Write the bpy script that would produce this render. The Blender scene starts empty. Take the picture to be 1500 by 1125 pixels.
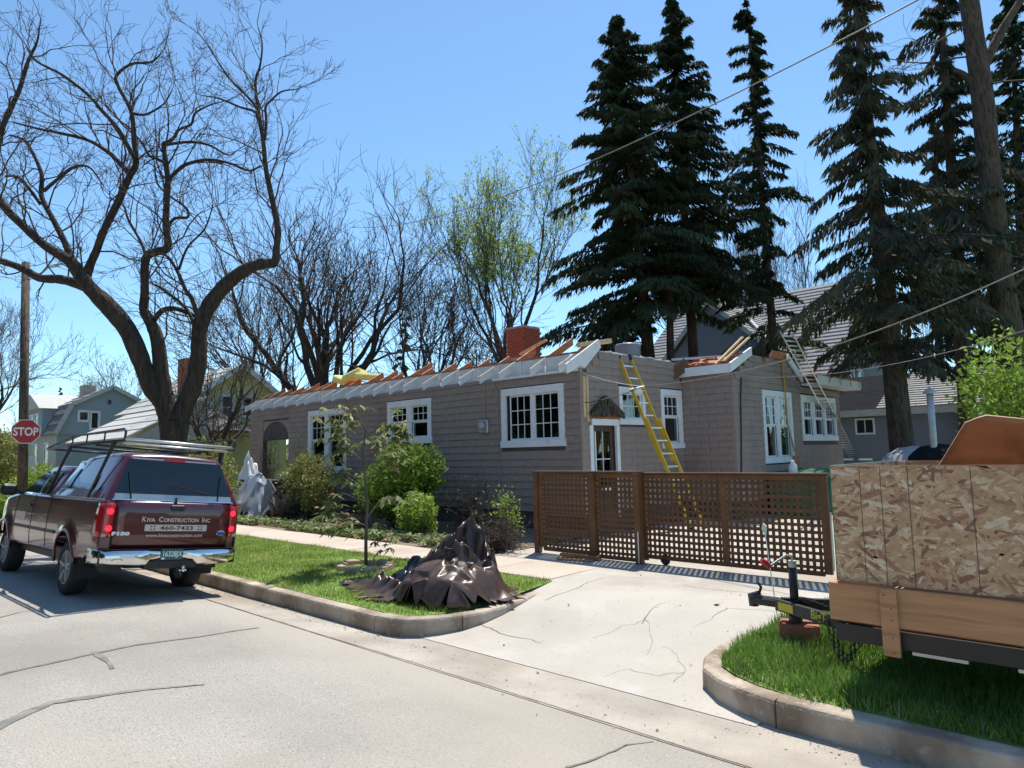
import bpy, bmesh, math, random
import numpy as np
from mathutils import Vector, Matrix
R = math.radians
scene = bpy.context.scene
COL = scene.collection

# ---------------------------------------------------------------- camera
CAM_H = 2.0
F_PX, YAW, PITCH, ROLL = 1010.85, 0.76326917, 0.09945654, -0.02285737
_f = Vector((-math.sin(YAW)*math.cos(PITCH), math.cos(YAW)*math.cos(PITCH), math.sin(PITCH)))
_r0 = Vector((math.cos(YAW), math.sin(YAW), 0)); _u0 = _r0.cross(_f)
_r = math.cos(ROLL)*_r0 + math.sin(ROLL)*_u0
_u = -math.sin(ROLL)*_r0 + math.cos(ROLL)*_u0
cam_d = bpy.data.cameras.new("camera"); cam = bpy.data.objects.new("camera", cam_d); COL.objects.link(cam)
cam_d.sensor_width = 36.0; cam_d.lens = F_PX/1500*36.0; cam_d.clip_start = 0.05; cam_d.clip_end = 3000
cam.matrix_world = Matrix(((_r.x, _u.x, -_f.x, 0), (_r.y, _u.y, -_f.y, 0), (_r.z, _u.z, -_f.z, CAM_H), (0, 0, 0, 1)))
scene.camera = cam
def at(x, y, D):
    """survey helper: world point seen in direction (x, y) of the photograph at forward distance D metres"""
    return Vector((0, 0, CAM_H)) + D*(_r*((x-750)/F_PX) - _u*((y-562.5)/F_PX) + _f)
# ---------------------------------------------------------------- light
SUN_EL, SUN_AZ = 66.0, 24.0          # azimuth measured from +Y towards -X
world = bpy.data.worlds.new("World"); scene.world = world; world.use_nodes = True
wn = world.node_tree.nodes; wl = world.node_tree.links; wn.clear()
sky = wn.new("ShaderNodeTexSky"); sky.sky_type = 'NISHITA'; sky.sun_disc = False
sky.sun_elevation = R(SUN_EL); sky.sun_rotation = R(-SUN_AZ)
sky.altitude = 1500; sky.air_density = 1.0; sky.dust_density = 0.55; sky.ozone_density = 1.6
bg = wn.new("ShaderNodeBackground"); bg.inputs[1].default_value = 0.135
tn = wn.new("ShaderNodeMix"); tn.data_type = 'RGBA'; tn.blend_type = 'MULTIPLY'; tn.inputs[0].default_value = 1.0; tn.inputs[7].default_value = (.92, 1.14, 1.17, 1)
wo = wn.new("ShaderNodeOutputWorld"); wl.new(sky.outputs[0], tn.inputs[6]); wl.new(tn.outputs[2], bg.inputs[0]); wl.new(bg.outputs[0], wo.inputs[0])
sd = bpy.data.lights.new("sun", 'SUN'); sd.energy = 4.6; sd.angle = R(0.53); sd.color = (1.0, 0.94, 0.83)
sun = bpy.data.objects.new("sun", sd); COL.objects.link(sun)
_sdir = Vector((-math.sin(R(SUN_AZ))*math.cos(R(SUN_EL)), math.cos(R(SUN_AZ))*math.cos(R(SUN_EL)), math.sin(R(SUN_EL))))
sun.rotation_euler = _sdir.to_track_quat('Z', 'Y').to_euler(); sun.location = (0, 0, 60)
vs = scene.view_settings; vs.view_transform = 'Standard'; vs.look = 'None'; vs.exposure = 0.45; vs.gamma = 1.0
vs.use_curve_mapping = False
scene.cycles.max_bounces = 8; scene.cycles.transparent_max_bounces = 12

# ---------------------------------------------------------------- materials
def nt(m):
    m.use_nodes = True; t = m.node_tree; return t, t.nodes, t.links, t.nodes["Principled BSDF"]
def mat(name, col, rough=0.6, var=0.18, scale=6.0, bump=0.0, bscale=None, metal=0.0, spec=0.5, coat=0.0, stretch=(1, 1, 1), col2=None, detail=4.0, lo=0.3, hi=0.7, emit=None, coord='Object'):
    m = bpy.data.materials.new(name); t, n, l, b = nt(m)
    b.inputs["Roughness"].default_value = rough; b.inputs["Metallic"].default_value = metal
    b.inputs["Specular IOR Level"].default_value = spec; b.inputs["Coat Weight"].default_value = coat
    b.inputs["Coat Roughness"].default_value = 0.04
    tc = n.new("ShaderNodeTexCoord"); mp = n.new("ShaderNodeMapping"); mp.inputs["Scale"].default_value = stretch
    l.new(tc.outputs[coord], mp.inputs[0])
    no = n.new("ShaderNodeTexNoise"); no.inputs["Scale"].default_value = scale; no.inputs["Detail"].default_value = detail
    l.new(mp.outputs[0], no.inputs["Vector"])
    cr = n.new("ShaderNodeValToRGB"); cr.color_ramp.elements[0].position = lo; cr.color_ramp.elements[1].position = hi
    c1 = tuple(max(0, x*(1-var)) for x in col); c2 = col2 or tuple(min(1, x*(1+var)) for x in col)
    cr.color_ramp.elements[0].color = (*c1, 1); cr.color_ramp.elements[1].color = (*c2, 1)
    l.new(no.outputs[0], cr.inputs[0]); l.new(cr.outputs[0], b.inputs["Base Color"])
    if bump:
        nb = n.new("ShaderNodeTexNoise"); nb.inputs["Scale"].default_value = bscale or scale*4; nb.inputs["Detail"].default_value = 5
        l.new(mp.outputs[0], nb.inputs["Vector"])
        bp = n.new("ShaderNodeBump"); bp.inputs["Strength"].default_value = bump; bp.inputs["Distance"].default_value = 0.02
        l.new(nb.outputs[0], bp.inputs["Height"]); l.new(bp.outputs[0], b.inputs["Normal"])
    if emit:
        b.inputs["Emission Color"].default_value = (*emit[:3], 1); b.inputs["Emission Strength"].default_value = emit[3]
    return m
def overlay(m, col, scale, lo, hi, amount=1.0, detail=6.0, coord='Object', stretch=(1, 1, 1), seed=0.0):
    """mixes a second stain / speckle colour over a material made by mat()"""
    t, n, l, b = nt(m)
    src = b.inputs["Base Color"].links[0].from_socket
    tc = n.new("ShaderNodeTexCoord"); mp = n.new("ShaderNodeMapping"); mp.inputs["Location"].default_value = (seed, seed*1.7, seed*.3); mp.inputs["Scale"].default_value = stretch
    l.new(tc.outputs[coord], mp.inputs[0])
    no = n.new("ShaderNodeTexNoise"); no.inputs["Scale"].default_value = scale; no.inputs["Detail"].default_value = detail
    l.new(mp.outputs[0], no.inputs["Vector"])
    mr = n.new("ShaderNodeMapRange"); mr.inputs[1].default_value = lo; mr.inputs[2].default_value = hi; mr.inputs[4].default_value = amount
    l.new(no.outputs[0], mr.inputs[0])
    mx = n.new("ShaderNodeMix"); mx.data_type = 'RGBA'; mx.inputs[7].default_value = (*col, 1)
    l.new(mr.outputs[0], mx.inputs[0]); l.new(src, mx.inputs[6]); l.new(mx.outputs[2], b.inputs["Base Color"])
    return m
def leafmat(name, col, var=0.35, scale=1.5, trans=0.35, rough=0.5, col2=None):
    m = mat(name, col, rough, var, scale, col2=col2, spec=0.15)
    t, n, l, b = nt(m)
    src = b.inputs["Base Color"].links[0].from_socket
    tr = n.new("ShaderNodeBsdfTranslucent"); l.new(src, tr.inputs[0])
    mx = n.new("ShaderNodeMixShader"); mx.inputs[0].default_value = trans
    l.new(b.outputs[0], mx.inputs[1]); l.new(tr.outputs[0], mx.inputs[2])
    l.new(mx.outputs[0], n["Material Output"].inputs[0]); return m
def glassmat(name, tint, refl=0.25):
    m = bpy.data.materials.new(name); t, n, l, b = nt(m)
    g = n.new("ShaderNodeBsdfGlossy"); g.inputs["Roughness"].default_value = 0.02; g.inputs[0].default_value = (.9, .95, 1, 1)
    tr = n.new("ShaderNodeBsdfTransparent"); tr.inputs[0].default_value = (*tint, 1)
    lw = n.new("ShaderNodeFresnel"); lw.inputs[0].default_value = 1.5
    ad = n.new("ShaderNodeMath"); ad.operation = 'MULTIPLY_ADD'; ad.inputs[1].default_value = 1.0; ad.inputs[2].default_value = refl*0.25
    no = n.new("ShaderNodeTexNoise"); no.inputs["Scale"].default_value = 0.8
    bp = n.new("ShaderNodeBump"); bp.inputs["Strength"].default_value = 0.04; l.new(no.outputs[0], bp.inputs["Height"]); l.new(bp.outputs[0], g.inputs["Normal"])
    mx = n.new("ShaderNodeMixShader"); l.new(lw.outputs[0], ad.inputs[0]); l.new(ad.outputs[0], mx.inputs[0])
    l.new(tr.outputs[0], mx.inputs[1]); l.new(g.outputs[0], mx.inputs[2]); l.new(mx.outputs[0], n["Material Output"].inputs[0]); return m

M = {}
M['asphalt'] = overlay(overlay(overlay(overlay(mat('asphalt', (.345, .32, .285), .9, .16, .35, bump=.6, bscale=70), (.14, .135, .13), 55, .56, .66, .6, 3), (.62, .60, .56), 70, .60, .68, .6, 3, seed=4), (.24, .22, .19), .55, .48, .68, .6, 8, seed=9), (.42, .375, .315), .22, .50, .64, .6, 7, seed=21, stretch=(.5, 1.6, 1))
M['gutter'] = overlay(overlay(mat('gutter_concrete', (.385, .345, .295), .9, .22, 1.2, bump=.3, bscale=50), (.27, .215, .16), .8, .48, .66, .7, 8, seed=3), (.20, .19, .18), 45, .58, .70, .5, 3)
M['drive'] = overlay(overlay(overlay(mat('driveway_concrete', (.45, .412, .362), .88, .12, .7, bump=.3, bscale=60), (.31, .262, .205), .5, .50, .68, .7, 9, seed=2), (.29, .27, .25), 34, .58, .70, .5, 4), (.52, .49, .45), 1.3, .54, .66, .6, 8, seed=13)
M['walk'] = overlay(mat('sidewalk_concrete', (.50, .42, .35), .88, .1, 1.0, bump=.25, bscale=60), (.33, .27, .21), 1.1, .5, .7, .5, 7)
M['curb'] = overlay(overlay(mat('curb_concrete', (.45, .375, .295), .9, .3, 2.0, bump=.5, bscale=35), (.20, .145, .10), 2.6, .44, .62, .8, 9, stretch=(1, 1, .6)), (.50, .45, .38), 18, .58, .68, .5, 4)
M['tar'] = overlay(mat('crack_sealer', (.165, .16, .15), .8, .25, 9), (.27, .255, .23), 7, .48, .66, .8)
M['crack'] = mat('crack_dirt', (.20, .165, .125), .95, .3, 12)  # brown dirt colour for cracks, seams and grit
M['soil'] = overlay(mat('soil', (.17, .125, .085), .95, .35, 5, bump=.8, bscale=25), (.30, .23, .15), 14, .5, .65, .7)
M['earth'] = overlay(mat('far_lawn', (.12, .16, .05), .95, .35, 1.2, bump=.6, bscale=20), (.22, .18, .11), .4, .5, .65, .7)
M['lawn'] = overlay(mat('lawn_base', (.15, .24, .045), .95, .3, 3.0, bump=.6, bscale=60), (.26, .21, .12), 1.6, .55, .72, .6)
M['blade'] = leafmat('grass_blade', (.25, .37, .06), .35, 2.2, .45, .45, col2=(.36, .45, .11))
M['blade2'] = leafmat('grass_blade_tall', (.13, .27, .04), .35, 2.2, .45, .4, col2=(.22, .37, .08))
M['straw'] = leafmat('dry_grass', (.45, .38, .22), .3, 5, .3)
M['shingle'] = overlay(mat('taupe_siding', (.325, .245, .212), .8, .10, 3.0, bump=.35, bscale=60, stretch=(4, 4, .6)), (.225, .168, .145), .9, .5, .72, .6, 5)
M['sheath'] = mat('wall_sheathing', (.09, .075, .07), .9)
M['trim'] = overlay(mat('white_trim', (.78, .78, .80), .5, .05, 3, bump=.1), (.55, .53, .50), 5, .58, .75, .5)
M['rwhite'] = overlay(mat('painted_rafter', (.72, .71, .70), .55, .06, 4, bump=.15), (.50, .45, .40), 6, .58, .75, .6)
M['rwood'] = overlay(mat('old_rafter_wood', (.42, .17, .085), .75, .25, 3, stretch=(1, 4, 4)), (.20, .08, .05), 5, .5, .7, .7)
M['lumber'] = overlay(mat('new_lumber', (.62, .44, .25), .65, .15, 4, bump=.15, stretch=(1, 8, 8)), (.42, .26, .13), 3, .52, .7, .6, stretch=(1, 9, 9))
M['fir'] = overlay(mat('fir_board', (.46, .245, .115), .6, .14, 2.5, bump=.12, stretch=(.6, 5, 7)), (.28, .13, .055), 2.2, .50, .68, .7, stretch=(.5, 6, 10))
M['plyface'] = overlay(mat('weathered_plywood', (.33, .155, .075), .6, .2, 2.5, stretch=(1, 1, 3)), (.12, .06, .035), 3, .5, .68, .8)
M['cedar'] = overlay(mat('stained_cedar', (.155, .068, .026), .6, .25, 4, bump=.2), (.10, .05, .025), 3.0, .5, .68, .6)
M['cedar2'] = overlay(mat('stained_cedar_dark', (.115, .055, .022), .6, .25, 4, bump=.2), (.09, .045, .02), 3.0, .5, .68, .6)
M['brick'] = overlay(mat('chimney_brick', (.34, .085, .045), .85, .2, 8, bump=.3), (.20, .055, .035), 5, .5, .65, .7)
M['mortar'] = mat('mortar', (.38, .33, .28), .9)
M['bark'] = overlay(mat('bark', (.055, .038, .028), .95, .35, 7, bump=1.0, bscale=18, stretch=(1, 1, .25)), (.10, .07, .052), 9, .52, .68, .6, stretch=(1, 1, .2))
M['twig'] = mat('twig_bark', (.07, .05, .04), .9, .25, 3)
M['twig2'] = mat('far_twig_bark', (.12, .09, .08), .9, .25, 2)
M['sprucebark'] = overlay(mat('spruce_bark', (.09, .062, .046), .95, .3, 6, bump=1.0, bscale=14, stretch=(1, 1, .3)), (.07, .05, .04), 7, .5, .65, .7)
M['needle'] = leafmat('spruce_needles', (.030, .048, .022), .45, .8, .15, .75, col2=(.062, .082, .04))
M['needle2'] = leafmat('spruce_needles_grey', (.045, .056, .034), .4, .9, .15, .75, col2=(.095, .10, .065))
M['willow'] = leafmat('spring_leaves', (.30, .42, .09), .3, .6, .5, col2=(.42, .52, .16))
M['leafA'] = leafmat('shrub_leaves', (.13, .24, .035), .4, 2.5, .35, col2=(.26, .38, .06))
M['leafB'] = leafmat('olive_shrub_leaves', (.22, .23, .07), .35, 3, .35, col2=(.36, .36, .12))
M['leafC'] = leafmat('buckeye_leaves', (.17, .22, .075), .3, 3, .35, col2=(.27, .30, .12))
M['leafD'] = leafmat('bright_leaves', (.26, .40, .06), .35, 2, .45, col2=(.40, .52, .10))
M['ivy'] = leafmat('ground_cover_leaves', (.16, .24, .07), .4, 6, .25, col2=(.36, .40, .18))
M['glass'] = glassmat('window_glass', (.55, .62, .62), .3)
M['dglass'] = glassmat('far_window_glass', (.25, .28, .30), .3)
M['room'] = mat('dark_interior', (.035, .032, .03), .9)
M['curtain'] = mat('curtain', (.52, .52, .48), .9, .2, 12, stretch=(9, 9, .3))
M['door'] = mat('brown_door', (.07, .04, .03), .5, .2, 4)
M['metal'] = mat('grey_metal', (.42, .43, .44), .4, .1, 5, metal=.7)
M['galv'] = mat('galvanised', (.50, .50, .49), .5, .12, 7, metal=.4)
M['alu'] = mat('aluminium', (.62, .63, .64), .34, .1, 6, metal=.75)
M['black'] = mat('black_paint', (.018, .018, .02), .45, .2, 8)
M['rubber'] = mat('rubber', (.022, .022, .022), .8, .25, 12, bump=.2)
M['yellow'] = mat('yellow_fibreglass', (.66, .44, .035), .45, .1, 5)
M['ylw'] = mat('yellow_decal', (.62, .55, .03), .5, .05)
M['red'] = mat('red_grip', (.45, .03, .04), .5, .1)
M['pink'] = mat('insulation_foam', (.84, .74, .26), .9, .12, 8, bump=.6, bscale=15)
M['tarp'] = overlay(mat('brown_tarp', (.066, .038, .028), .36, .2, 3, bump=.35, bscale=14, spec=.5), (.085, .055, .042), 12, .5, .7, .6)
M['blackpl'] = mat('black_plastic', (.02, .021, .024), .22, .2, 4, bump=.25, bscale=12, spec=.6)
M['silverpl'] = mat('silver_grey_tarp', (.34, .36, .40), .34, .12, 3, bump=.15, bscale=14)
M['whitepl'] = mat('white_plastic', (.82, .82, .82), .5, .06, 3, bump=.2, bscale=12)
M['greypl'] = mat('grey_tarp', (.20, .21, .235), .4, .15, 3)
M['osb'] = mat('osb_core', (.42, .26, .15), .75, .25, 14)
OSBM = [mat('osb_strand_%s' % k, c, .65, .14, 22) for k, c in ((k_, tuple(.86*q_ for q_ in c_)) for k_, c_ in (('pale', (.66, .49, .31)), ('straw', (.58, .40, .23)), ('tan', (.50, .31, .175)), ('rust', (.38, .20, .12)), ('brown', (.27, .135, .08)), ('cream', (.72, .58, .41)), ('warm', (.54, .34, .19))))]
M['green'] = mat('green_paint', (.02, .20, .12), .5, .15, 5)
M['gbin'] = mat('green_plastic', (.01, .13, .065), .4, .12, 4)
M['paint'] = mat('maroon_paint', (.085, .006, .012), .28, .12, 2, coat=1.0, spec=.5)
M['chrome'] = overlay(mat('chrome', (.72, .71, .70), .14, .05, 3, metal=1.0), (.45, .40, .34), 4, .58, .72, .6)
M['tint'] = mat('tinted_glass', (.010, .014, .020), .05, .1, 1, spec=.5, coat=.4)
M['tlight'] = mat('tail_light', (.42, .006, .01), .2, .1, 4, coat=.6)
M['tlit'] = mat('lit_lamp', (.9, .03, .05), .3, .05, emit=(1, .02, .05, .9))
M['clear'] = mat('clear_lens', (.50, .40, .38), .2)
M['sign'] = mat('sign_red', (.40, .015, .02), .4, .06, 5)
M['white'] = mat('sign_white', (.80, .80, .78), .45, .04)
M['cream'] = mat('magnet_sign', (.60, .50, .42), .5, .05)
M['letter'] = mat('pale_lettering', (.62, .50, .46), .5, .04)
M['plate'] = mat('plate_green', (.02, .14, .13), .4, .15, 9)
M['oval'] = mat('badge_blue', (.05, .10, .30), .25, .1, coat=.5)
M['pole'] = overlay(mat('pole_wood', (.12, .085, .062), .9, .25, 5, bump=.5, stretch=(1, 1, .2)), (.07, .05, .04), 8, .5, .65, .7, stretch=(1, 1, .15))
M['cable'] = mat('cable_sheath', (.20, .19, .185), .5)
M['blueh'] = mat('blue_grey_siding', (.30, .37, .42), .8, .06, 3, stretch=(.3, .3, 14))
M['yelh'] = mat('yellow_siding', (.64, .58, .27), .8, .06, 3, stretch=(.3, .3, 12))
M['greyh'] = mat('slate_siding', (.20, .21, .26), .8, .08, 3, stretch=(.3, .3, 14))
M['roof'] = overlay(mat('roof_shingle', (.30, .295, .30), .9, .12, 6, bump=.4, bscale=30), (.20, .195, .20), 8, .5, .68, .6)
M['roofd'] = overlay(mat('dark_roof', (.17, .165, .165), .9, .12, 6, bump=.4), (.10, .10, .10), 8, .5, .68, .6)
M['rooflight'] = overlay(mat('pale_roof', (.50, .50, .47), .9, .1, 6), (.40, .40, .38), 8, .5, .68, .6)
M['felt'] = mat('black_roof_felt', (.018, .019, .024), .95, .2, 3, spec=.05)
M['litdome'] = mat('oven_clay', (.42, .42, .44), .8, .15, 4)
M['stone'] = overlay(mat('edging_stone', (.50, .36, .25), .9, .25, 6, bump=.5), (.30, .20, .14), 9, .5, .65, .6)
M['redbrick'] = mat('block_brick', (.34, .125, .075), .85, .2, 8, bump=.3)
M['orange'] = mat('orange_line', (.52, .10, .03), .5, .1)

for _k in ('bark', 'sprucebark', 'pole'):
    overlay(M[_k], (.028, .02, .015), 9, .50, .60, .8, 6, stretch=(2.2, 2.2, .35), seed=5)
    for _n in M[_k].node_tree.nodes:
        if _n.type == 'BUMP': _n.inputs["Distance"].default_value = .07
# ---------------------------------------------------------------- mesh helpers
class MB:
    def __init__(s): s.v = []; s.f = []; s.m = []
    def add(s, vs_, fs_, mi=0):
        k = len(s.v); s.v += [tuple(p) for p in vs_]; s.f += [tuple(i+k for i in f) for f in fs_]; s.m += [mi]*len(fs_); return s
    def box(s, c, d, rot=None, mi=0, taper=1.0):
        x, y, z = d[0]/2, d[1]/2, d[2]/2
        P = [Vector(p) for p in ((-x, -y, -z), (x, -y, -z), (x, y, -z), (-x, y, -z), (-x*taper, -y*taper, z), (x*taper, -y*taper, z), (x*taper, y*taper, z), (-x*taper, y*taper, z))]
        if rot is not None: P = [rot @ p for p in P]
        c = Vector(c); return s.add([p+c for p in P], [(0, 3, 2, 1), (4, 5, 6, 7), (0, 1, 5, 4), (1, 2, 6, 5), (2, 3, 7, 6), (3, 0, 4, 7)], mi)
    def mm(s, a, b, mi=0):
        return s.box([(a[i]+b[i])/2 for i in range(3)], [abs(b[i]-a[i]) for i in range(3)], None, mi)
    def bar(s, a, b, w, h, up=(0, 0, 1), mi=0):
        a = Vector(a); b = Vector(b); d = b-a; L = d.length; d.normalize(); up = Vector(up)
        if abs(d.dot(up)) > .99: up = Vector((0, 1, 0))
        y = up.cross(d).normalized(); z = d.cross(y)
        return s.box((a+b)/2, (L, w, h), Matrix((d, y, z)).transposed(), mi)
    def tube(s, path, rad, n=8, cap=True, mi=0):
        path = [Vector(p) for p in path]
        if not hasattr(rad, '__len__'): rad = [rad]*len(path)
        prev = None; rings = []
        for i, p in enumerate(path):
            d = (path[min(i+1, len(path)-1)]-path[max(i-1, 0)])
            d = d.normalized() if d.length > 1e-9 else Vector((0, 0, 1))
            if prev is None:
                a = d.orthogonal().normalized()
            else:
                a = prev-d*prev.dot(d); a = a.normalized() if a.length > 1e-6 else d.orthogonal().normalized()
            prev = a; b = d.cross(a)
            rings.append([p+(a*math.cos(2*math.pi*k/n)+b*math.sin(2*math.pi*k/n))*rad[i] for k in range(n)])
        vs_ = [q for r in rings for q in r]; fs_ = []
        for i in range(len(path)-1):
            for k in range(n): fs_.append((i*n+k, i*n+(k+1) % n, (i+1)*n+(k+1) % n, (i+1)*n+k))
        if cap: fs_ += [tuple(range(n-1, -1, -1)), tuple((len(path)-1)*n+k for k in range(n))]
        return s.add(vs_, fs_, mi)
    def prism(s, poly, off, mi=0):
        """poly: list of 3D points (planar), extruded by vector off"""
        P = [Vector(p) for p in poly]; o = Vector(off); n = len(P)
        vs_ = P+[p+o for p in P]
        return s.add(vs_, [tuple(range(n-1, -1, -1)), tuple(range(n, 2*n))]+[(i, (i+1) % n, n+(i+1) % n, n+i) for i in range(n)], mi)
    def lathe(s, prof, c=(0, 0, 0), axis='z', n=24, mi=0):
        vs_ = []
        for r, h in prof:
            for k in range(n):
                a = 2*math.pi*k/n; x, y = r*math.cos(a), r*math.sin(a)
                p = {'z': (x, y, h), 'y': (x, h, y), 'x': (h, x, y)}[axis]; vs_.append((p[0]+c[0], p[1]+c[1], p[2]+c[2]))
        fs_ = [(i*n+k, i*n+(k+1) % n, (i+1)*n+(k+1) % n, (i+1)*n+k) for i in range(len(prof)-1) for k in range(n)]
        fs_ += [tuple(range(n)), tuple(range((len(prof)-1)*n, len(prof)*n))]
        return s.add(vs_, fs_, mi)
    def mesh(s, name, mats, smooth=False, bevel=0):
        me = bpy.data.meshes.new(name); me.from_pydata(s.v, [], s.f)
        for m in (mats if isinstance(mats, (list, tuple)) else [mats]): me.materials.append(m)
        if any(s.m): me.polygons.foreach_set('material_index', s.m)
        bm = bmesh.new(); bm.from_mesh(me); bmesh.ops.recalc_face_normals(bm, faces=bm.faces)
        if bevel: bmesh.ops.bevel(bm, geom=[e for e in bm.edges if e.is_manifold and e.calc_face_angle(0) > .6], offset=bevel, segments=1, affect='EDGES', clamp_overlap=True)
        bm.to_mesh(me); bm.free()
        if smooth: me.polygons.foreach_set('use_smooth', [True]*len(me.polygons))
        me.update(); return me
    def build(s, name, mats, parent=None, smooth=False, bevel=0, **kw):
        return link(name, s.mesh(name, mats, smooth, bevel), parent, **kw)
def link(name, data, parent=None, loc=None, rot=None, scale=None, local=False, label=None, cat=None, group=None, kind=None):
    o = bpy.data.objects.new(name, data); COL.objects.link(o)
    if loc is not None: o.location = loc
    if rot is not None: o.rotation_euler = rot
    if scale is not None: o.scale = scale
    if parent is not None:
        o.parent = parent
        if not local: o.matrix_parent_inverse = root_mw(parent).inverted()
    return tag(o, label, cat, group, kind)
def root_mw(o):
    m = o.matrix_basis.copy()
    if o.parent is not None: m = root_mw(o.parent) @ o.matrix_parent_inverse @ m
    return m
def tag(o, label=None, cat=None, group=None, kind=None):
    for k, v in (('label', label), ('category', cat), ('group', group), ('kind', kind)):
        if v: o[k] = v
    return o
def thing(name, label, cat, loc=(0, 0, 0), rot=(0, 0, 0), group=None):
    o = bpy.data.objects.new(name, None); COL.objects.link(o); o.location = loc; o.rotation_euler = rot; o.empty_display_size = .2
    return tag(o, label, cat, group)
def np_mesh(name, V, Fc, mats, mi=None, smooth=False):
    V = np.asarray(V, np.float32).reshape(-1, 3); Fc = np.asarray(Fc, np.int32); k = Fc.shape[1]
    me = bpy.data.meshes.new(name); me.vertices.add(len(V)); me.vertices.foreach_set('co', V.ravel())
    me.loops.add(Fc.size); me.loops.foreach_set('vertex_index', Fc.ravel())
    me.polygons.add(len(Fc)); me.polygons.foreach_set('loop_start', np.arange(0, Fc.size, k, dtype=np.int32))
    for m in (mats if isinstance(mats, (list, tuple)) else [mats]): me.materials.append(m)
    if mi is not None: me.polygons.foreach_set('material_index', np.asarray(mi, np.int32))
    if smooth: me.polygons.foreach_set('use_smooth', np.ones(len(Fc), bool))
    me.update(calc_edges=True); me.validate(); return me
def seg_arrays(S, n=4):
    """S: (N,8) p0 p1 r0 r1 -> verts, quads of tapered tubes"""
    S = np.asarray(S, float); p0, p1, r0, r1 = S[:, 0:3], S[:, 3:6], S[:, 6], S[:, 7]
    d = p1-p0; d /= np.maximum(np.linalg.norm(d, axis=1, keepdims=True), 1e-9)
    h = np.where(np.abs(d[:, 2:3]) > .9, np.array([[1., 0, 0]]), np.array([[0, 0, 1.]]))
    a = np.cross(d, h); a /= np.maximum(np.linalg.norm(a, axis=1, keepdims=True), 1e-9); b = np.cross(d, a)
    th = 2*np.pi*np.arange(n)/n
    ring = a[:, None, :]*np.cos(th)[None, :, None]+b[:, None, :]*np.sin(th)[None, :, None]
    V = np.stack([p0[:, None]+ring*r0[:, None, None], p1[:, None]+ring*r1[:, None, None]], 1).reshape(-1, 3)
    k = np.arange(n); q = np.stack([k, (k+1) % n, n+(k+1) % n, n+k], 1)
    return V, (np.arange(len(S))[:, None, None]*2*n+q[None]).reshape(-1, 4)
def leaf_arrays(C, U, W):
    """diamond-ish leaves: centre C, half-length vector U, half-width vector W"""
    V = np.stack([C-U, C+W-U*.15, C+U, C-W-U*.15], 1).reshape(-1, 3)
    return V, np.arange(len(C)*4).reshape(-1, 4)
def unit(v): return v/np.maximum(np.linalg.norm(v, axis=-1, keepdims=True), 1e-9)
_fontcache = {}
def text_mesh(txt, size, m, depth=0.0015, bold=0.0, width=None, sx=1.0):
    cu = bpy.data.curves.new('lettering', 'FONT'); cu.body = txt; cu.size = size; cu.extrude = depth; cu.offset = bold
    cu.align_x = 'CENTER'; cu.align_y = 'CENTER'; cu.resolution_u = 3
    o = bpy.data.objects.new('tmp', cu); COL.objects.link(o); dg = bpy.context.evaluated_depsgraph_get()
    me = bpy.data.meshes.new_from_object(o.evaluated_get(dg)); bpy.data.objects.remove(o); bpy.data.curves.remove(cu)
    co = np.empty(len(me.vertices)*3); me.vertices.foreach_get('co', co); co = co.reshape(-1, 3)
    w = np.ptp(co[:, 0]); k = (width/w) if width else 1.0; co[:, 0] *= k*sx
    co[:, 0] -= (co[:, 0].max()+co[:, 0].min())/2; co[:, 1] -= (co[:, 1].max()+co[:, 1].min())/2
    me.vertices.foreach_set('co', co.ravel()); me.materials.clear(); me.materials.append(m); me.update(); return me
# ================================================================ ground, street, kerbs
YC = 4.71
def street_z(y):
    d = max(0.0, YC-y); return 0.25*(1-math.exp(-d/1.7))
def drive_z(y):
    t = min(1, max(0, (y-4.6)/3.0)); return 0.24*t*t*(3-2*t)+max(0, y-7.6)*.006
def lawn_z(y): return 0.2+(y-4.9)*.018
def hit(x, y, zf):
    d = at(x, y, 1.0)-Vector((0, 0, CAM_H)); z = 0.1
    for _ in range(25):
        t = (z-CAM_H)/d.z; z = zf(d.y*t)
    t = (z-CAM_H)/d.z; return Vector((d.x*t, d.y*t, z))
def sheet(name, xs, ys, zf, m, **kw):
    V = [(x, y, zf(x, y)) for y in ys for x in xs]; nx = len(xs)
    Fc = [(j*nx+i, j*nx+i+1, (j+1)*nx+i+1, (j+1)*nx+i) for j in range(len(ys)-1) for i in range(nx-1)]
    return link(name, np_mesh(name, V, Fc, m, smooth=True), **kw)
def terr(x, y): return -.14 if y < 7.9 else (.19 if y > 8.3 else -.14+.33*(y-7.9)/.4)
sheet('ground', [-900, -300, -120, -60, -30, -10, 0, 20, 60, 200, 900], [4.9, 7.9, 8.3, 12, 30, 80, 200, 900], terr, M['earth'], kind='structure')
ysr = [-900, -200, -60, -20, -8, -5]+[round(-4+.2*i, 2) for i in range(41)]
ysr = [y for y in ysr if y < 4.11]+[4.12]
sheet('street', [-900, -200, -60]+list(range(-40, 21, 2))+[80, 900], ysr, lambda x, y: street_z(y), M['asphalt'], kind='structure')
sheet('gutter', list(range(-60, 21, 2)), [4.10, 4.3, 4.5, 4.7, 4.99], lambda x, y: street_z(y)+.005, M['gutter'], kind='structure')
sheet('driveway', [-8.7+.25*i for i in range(25)]+[-2.35], [4.90+.2*i for i in range(19)]+[9, 12, 18, 27], lambda x, y: drive_z(y)+.0035, M['drive'], kind='structure')
sheet('planting_bed', [-60, -30, -20, -12, -8.75], [8.44, 9.5, 11.6], lambda x, y: .225+(y-8.4)*.03, M['soil'], kind='structure')
sheet('back_yard', [-2.9, 0, 6, 20], [9.2, 14, 20, 30], lambda x, y: .235, M['lawn'], kind='structure')
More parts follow.
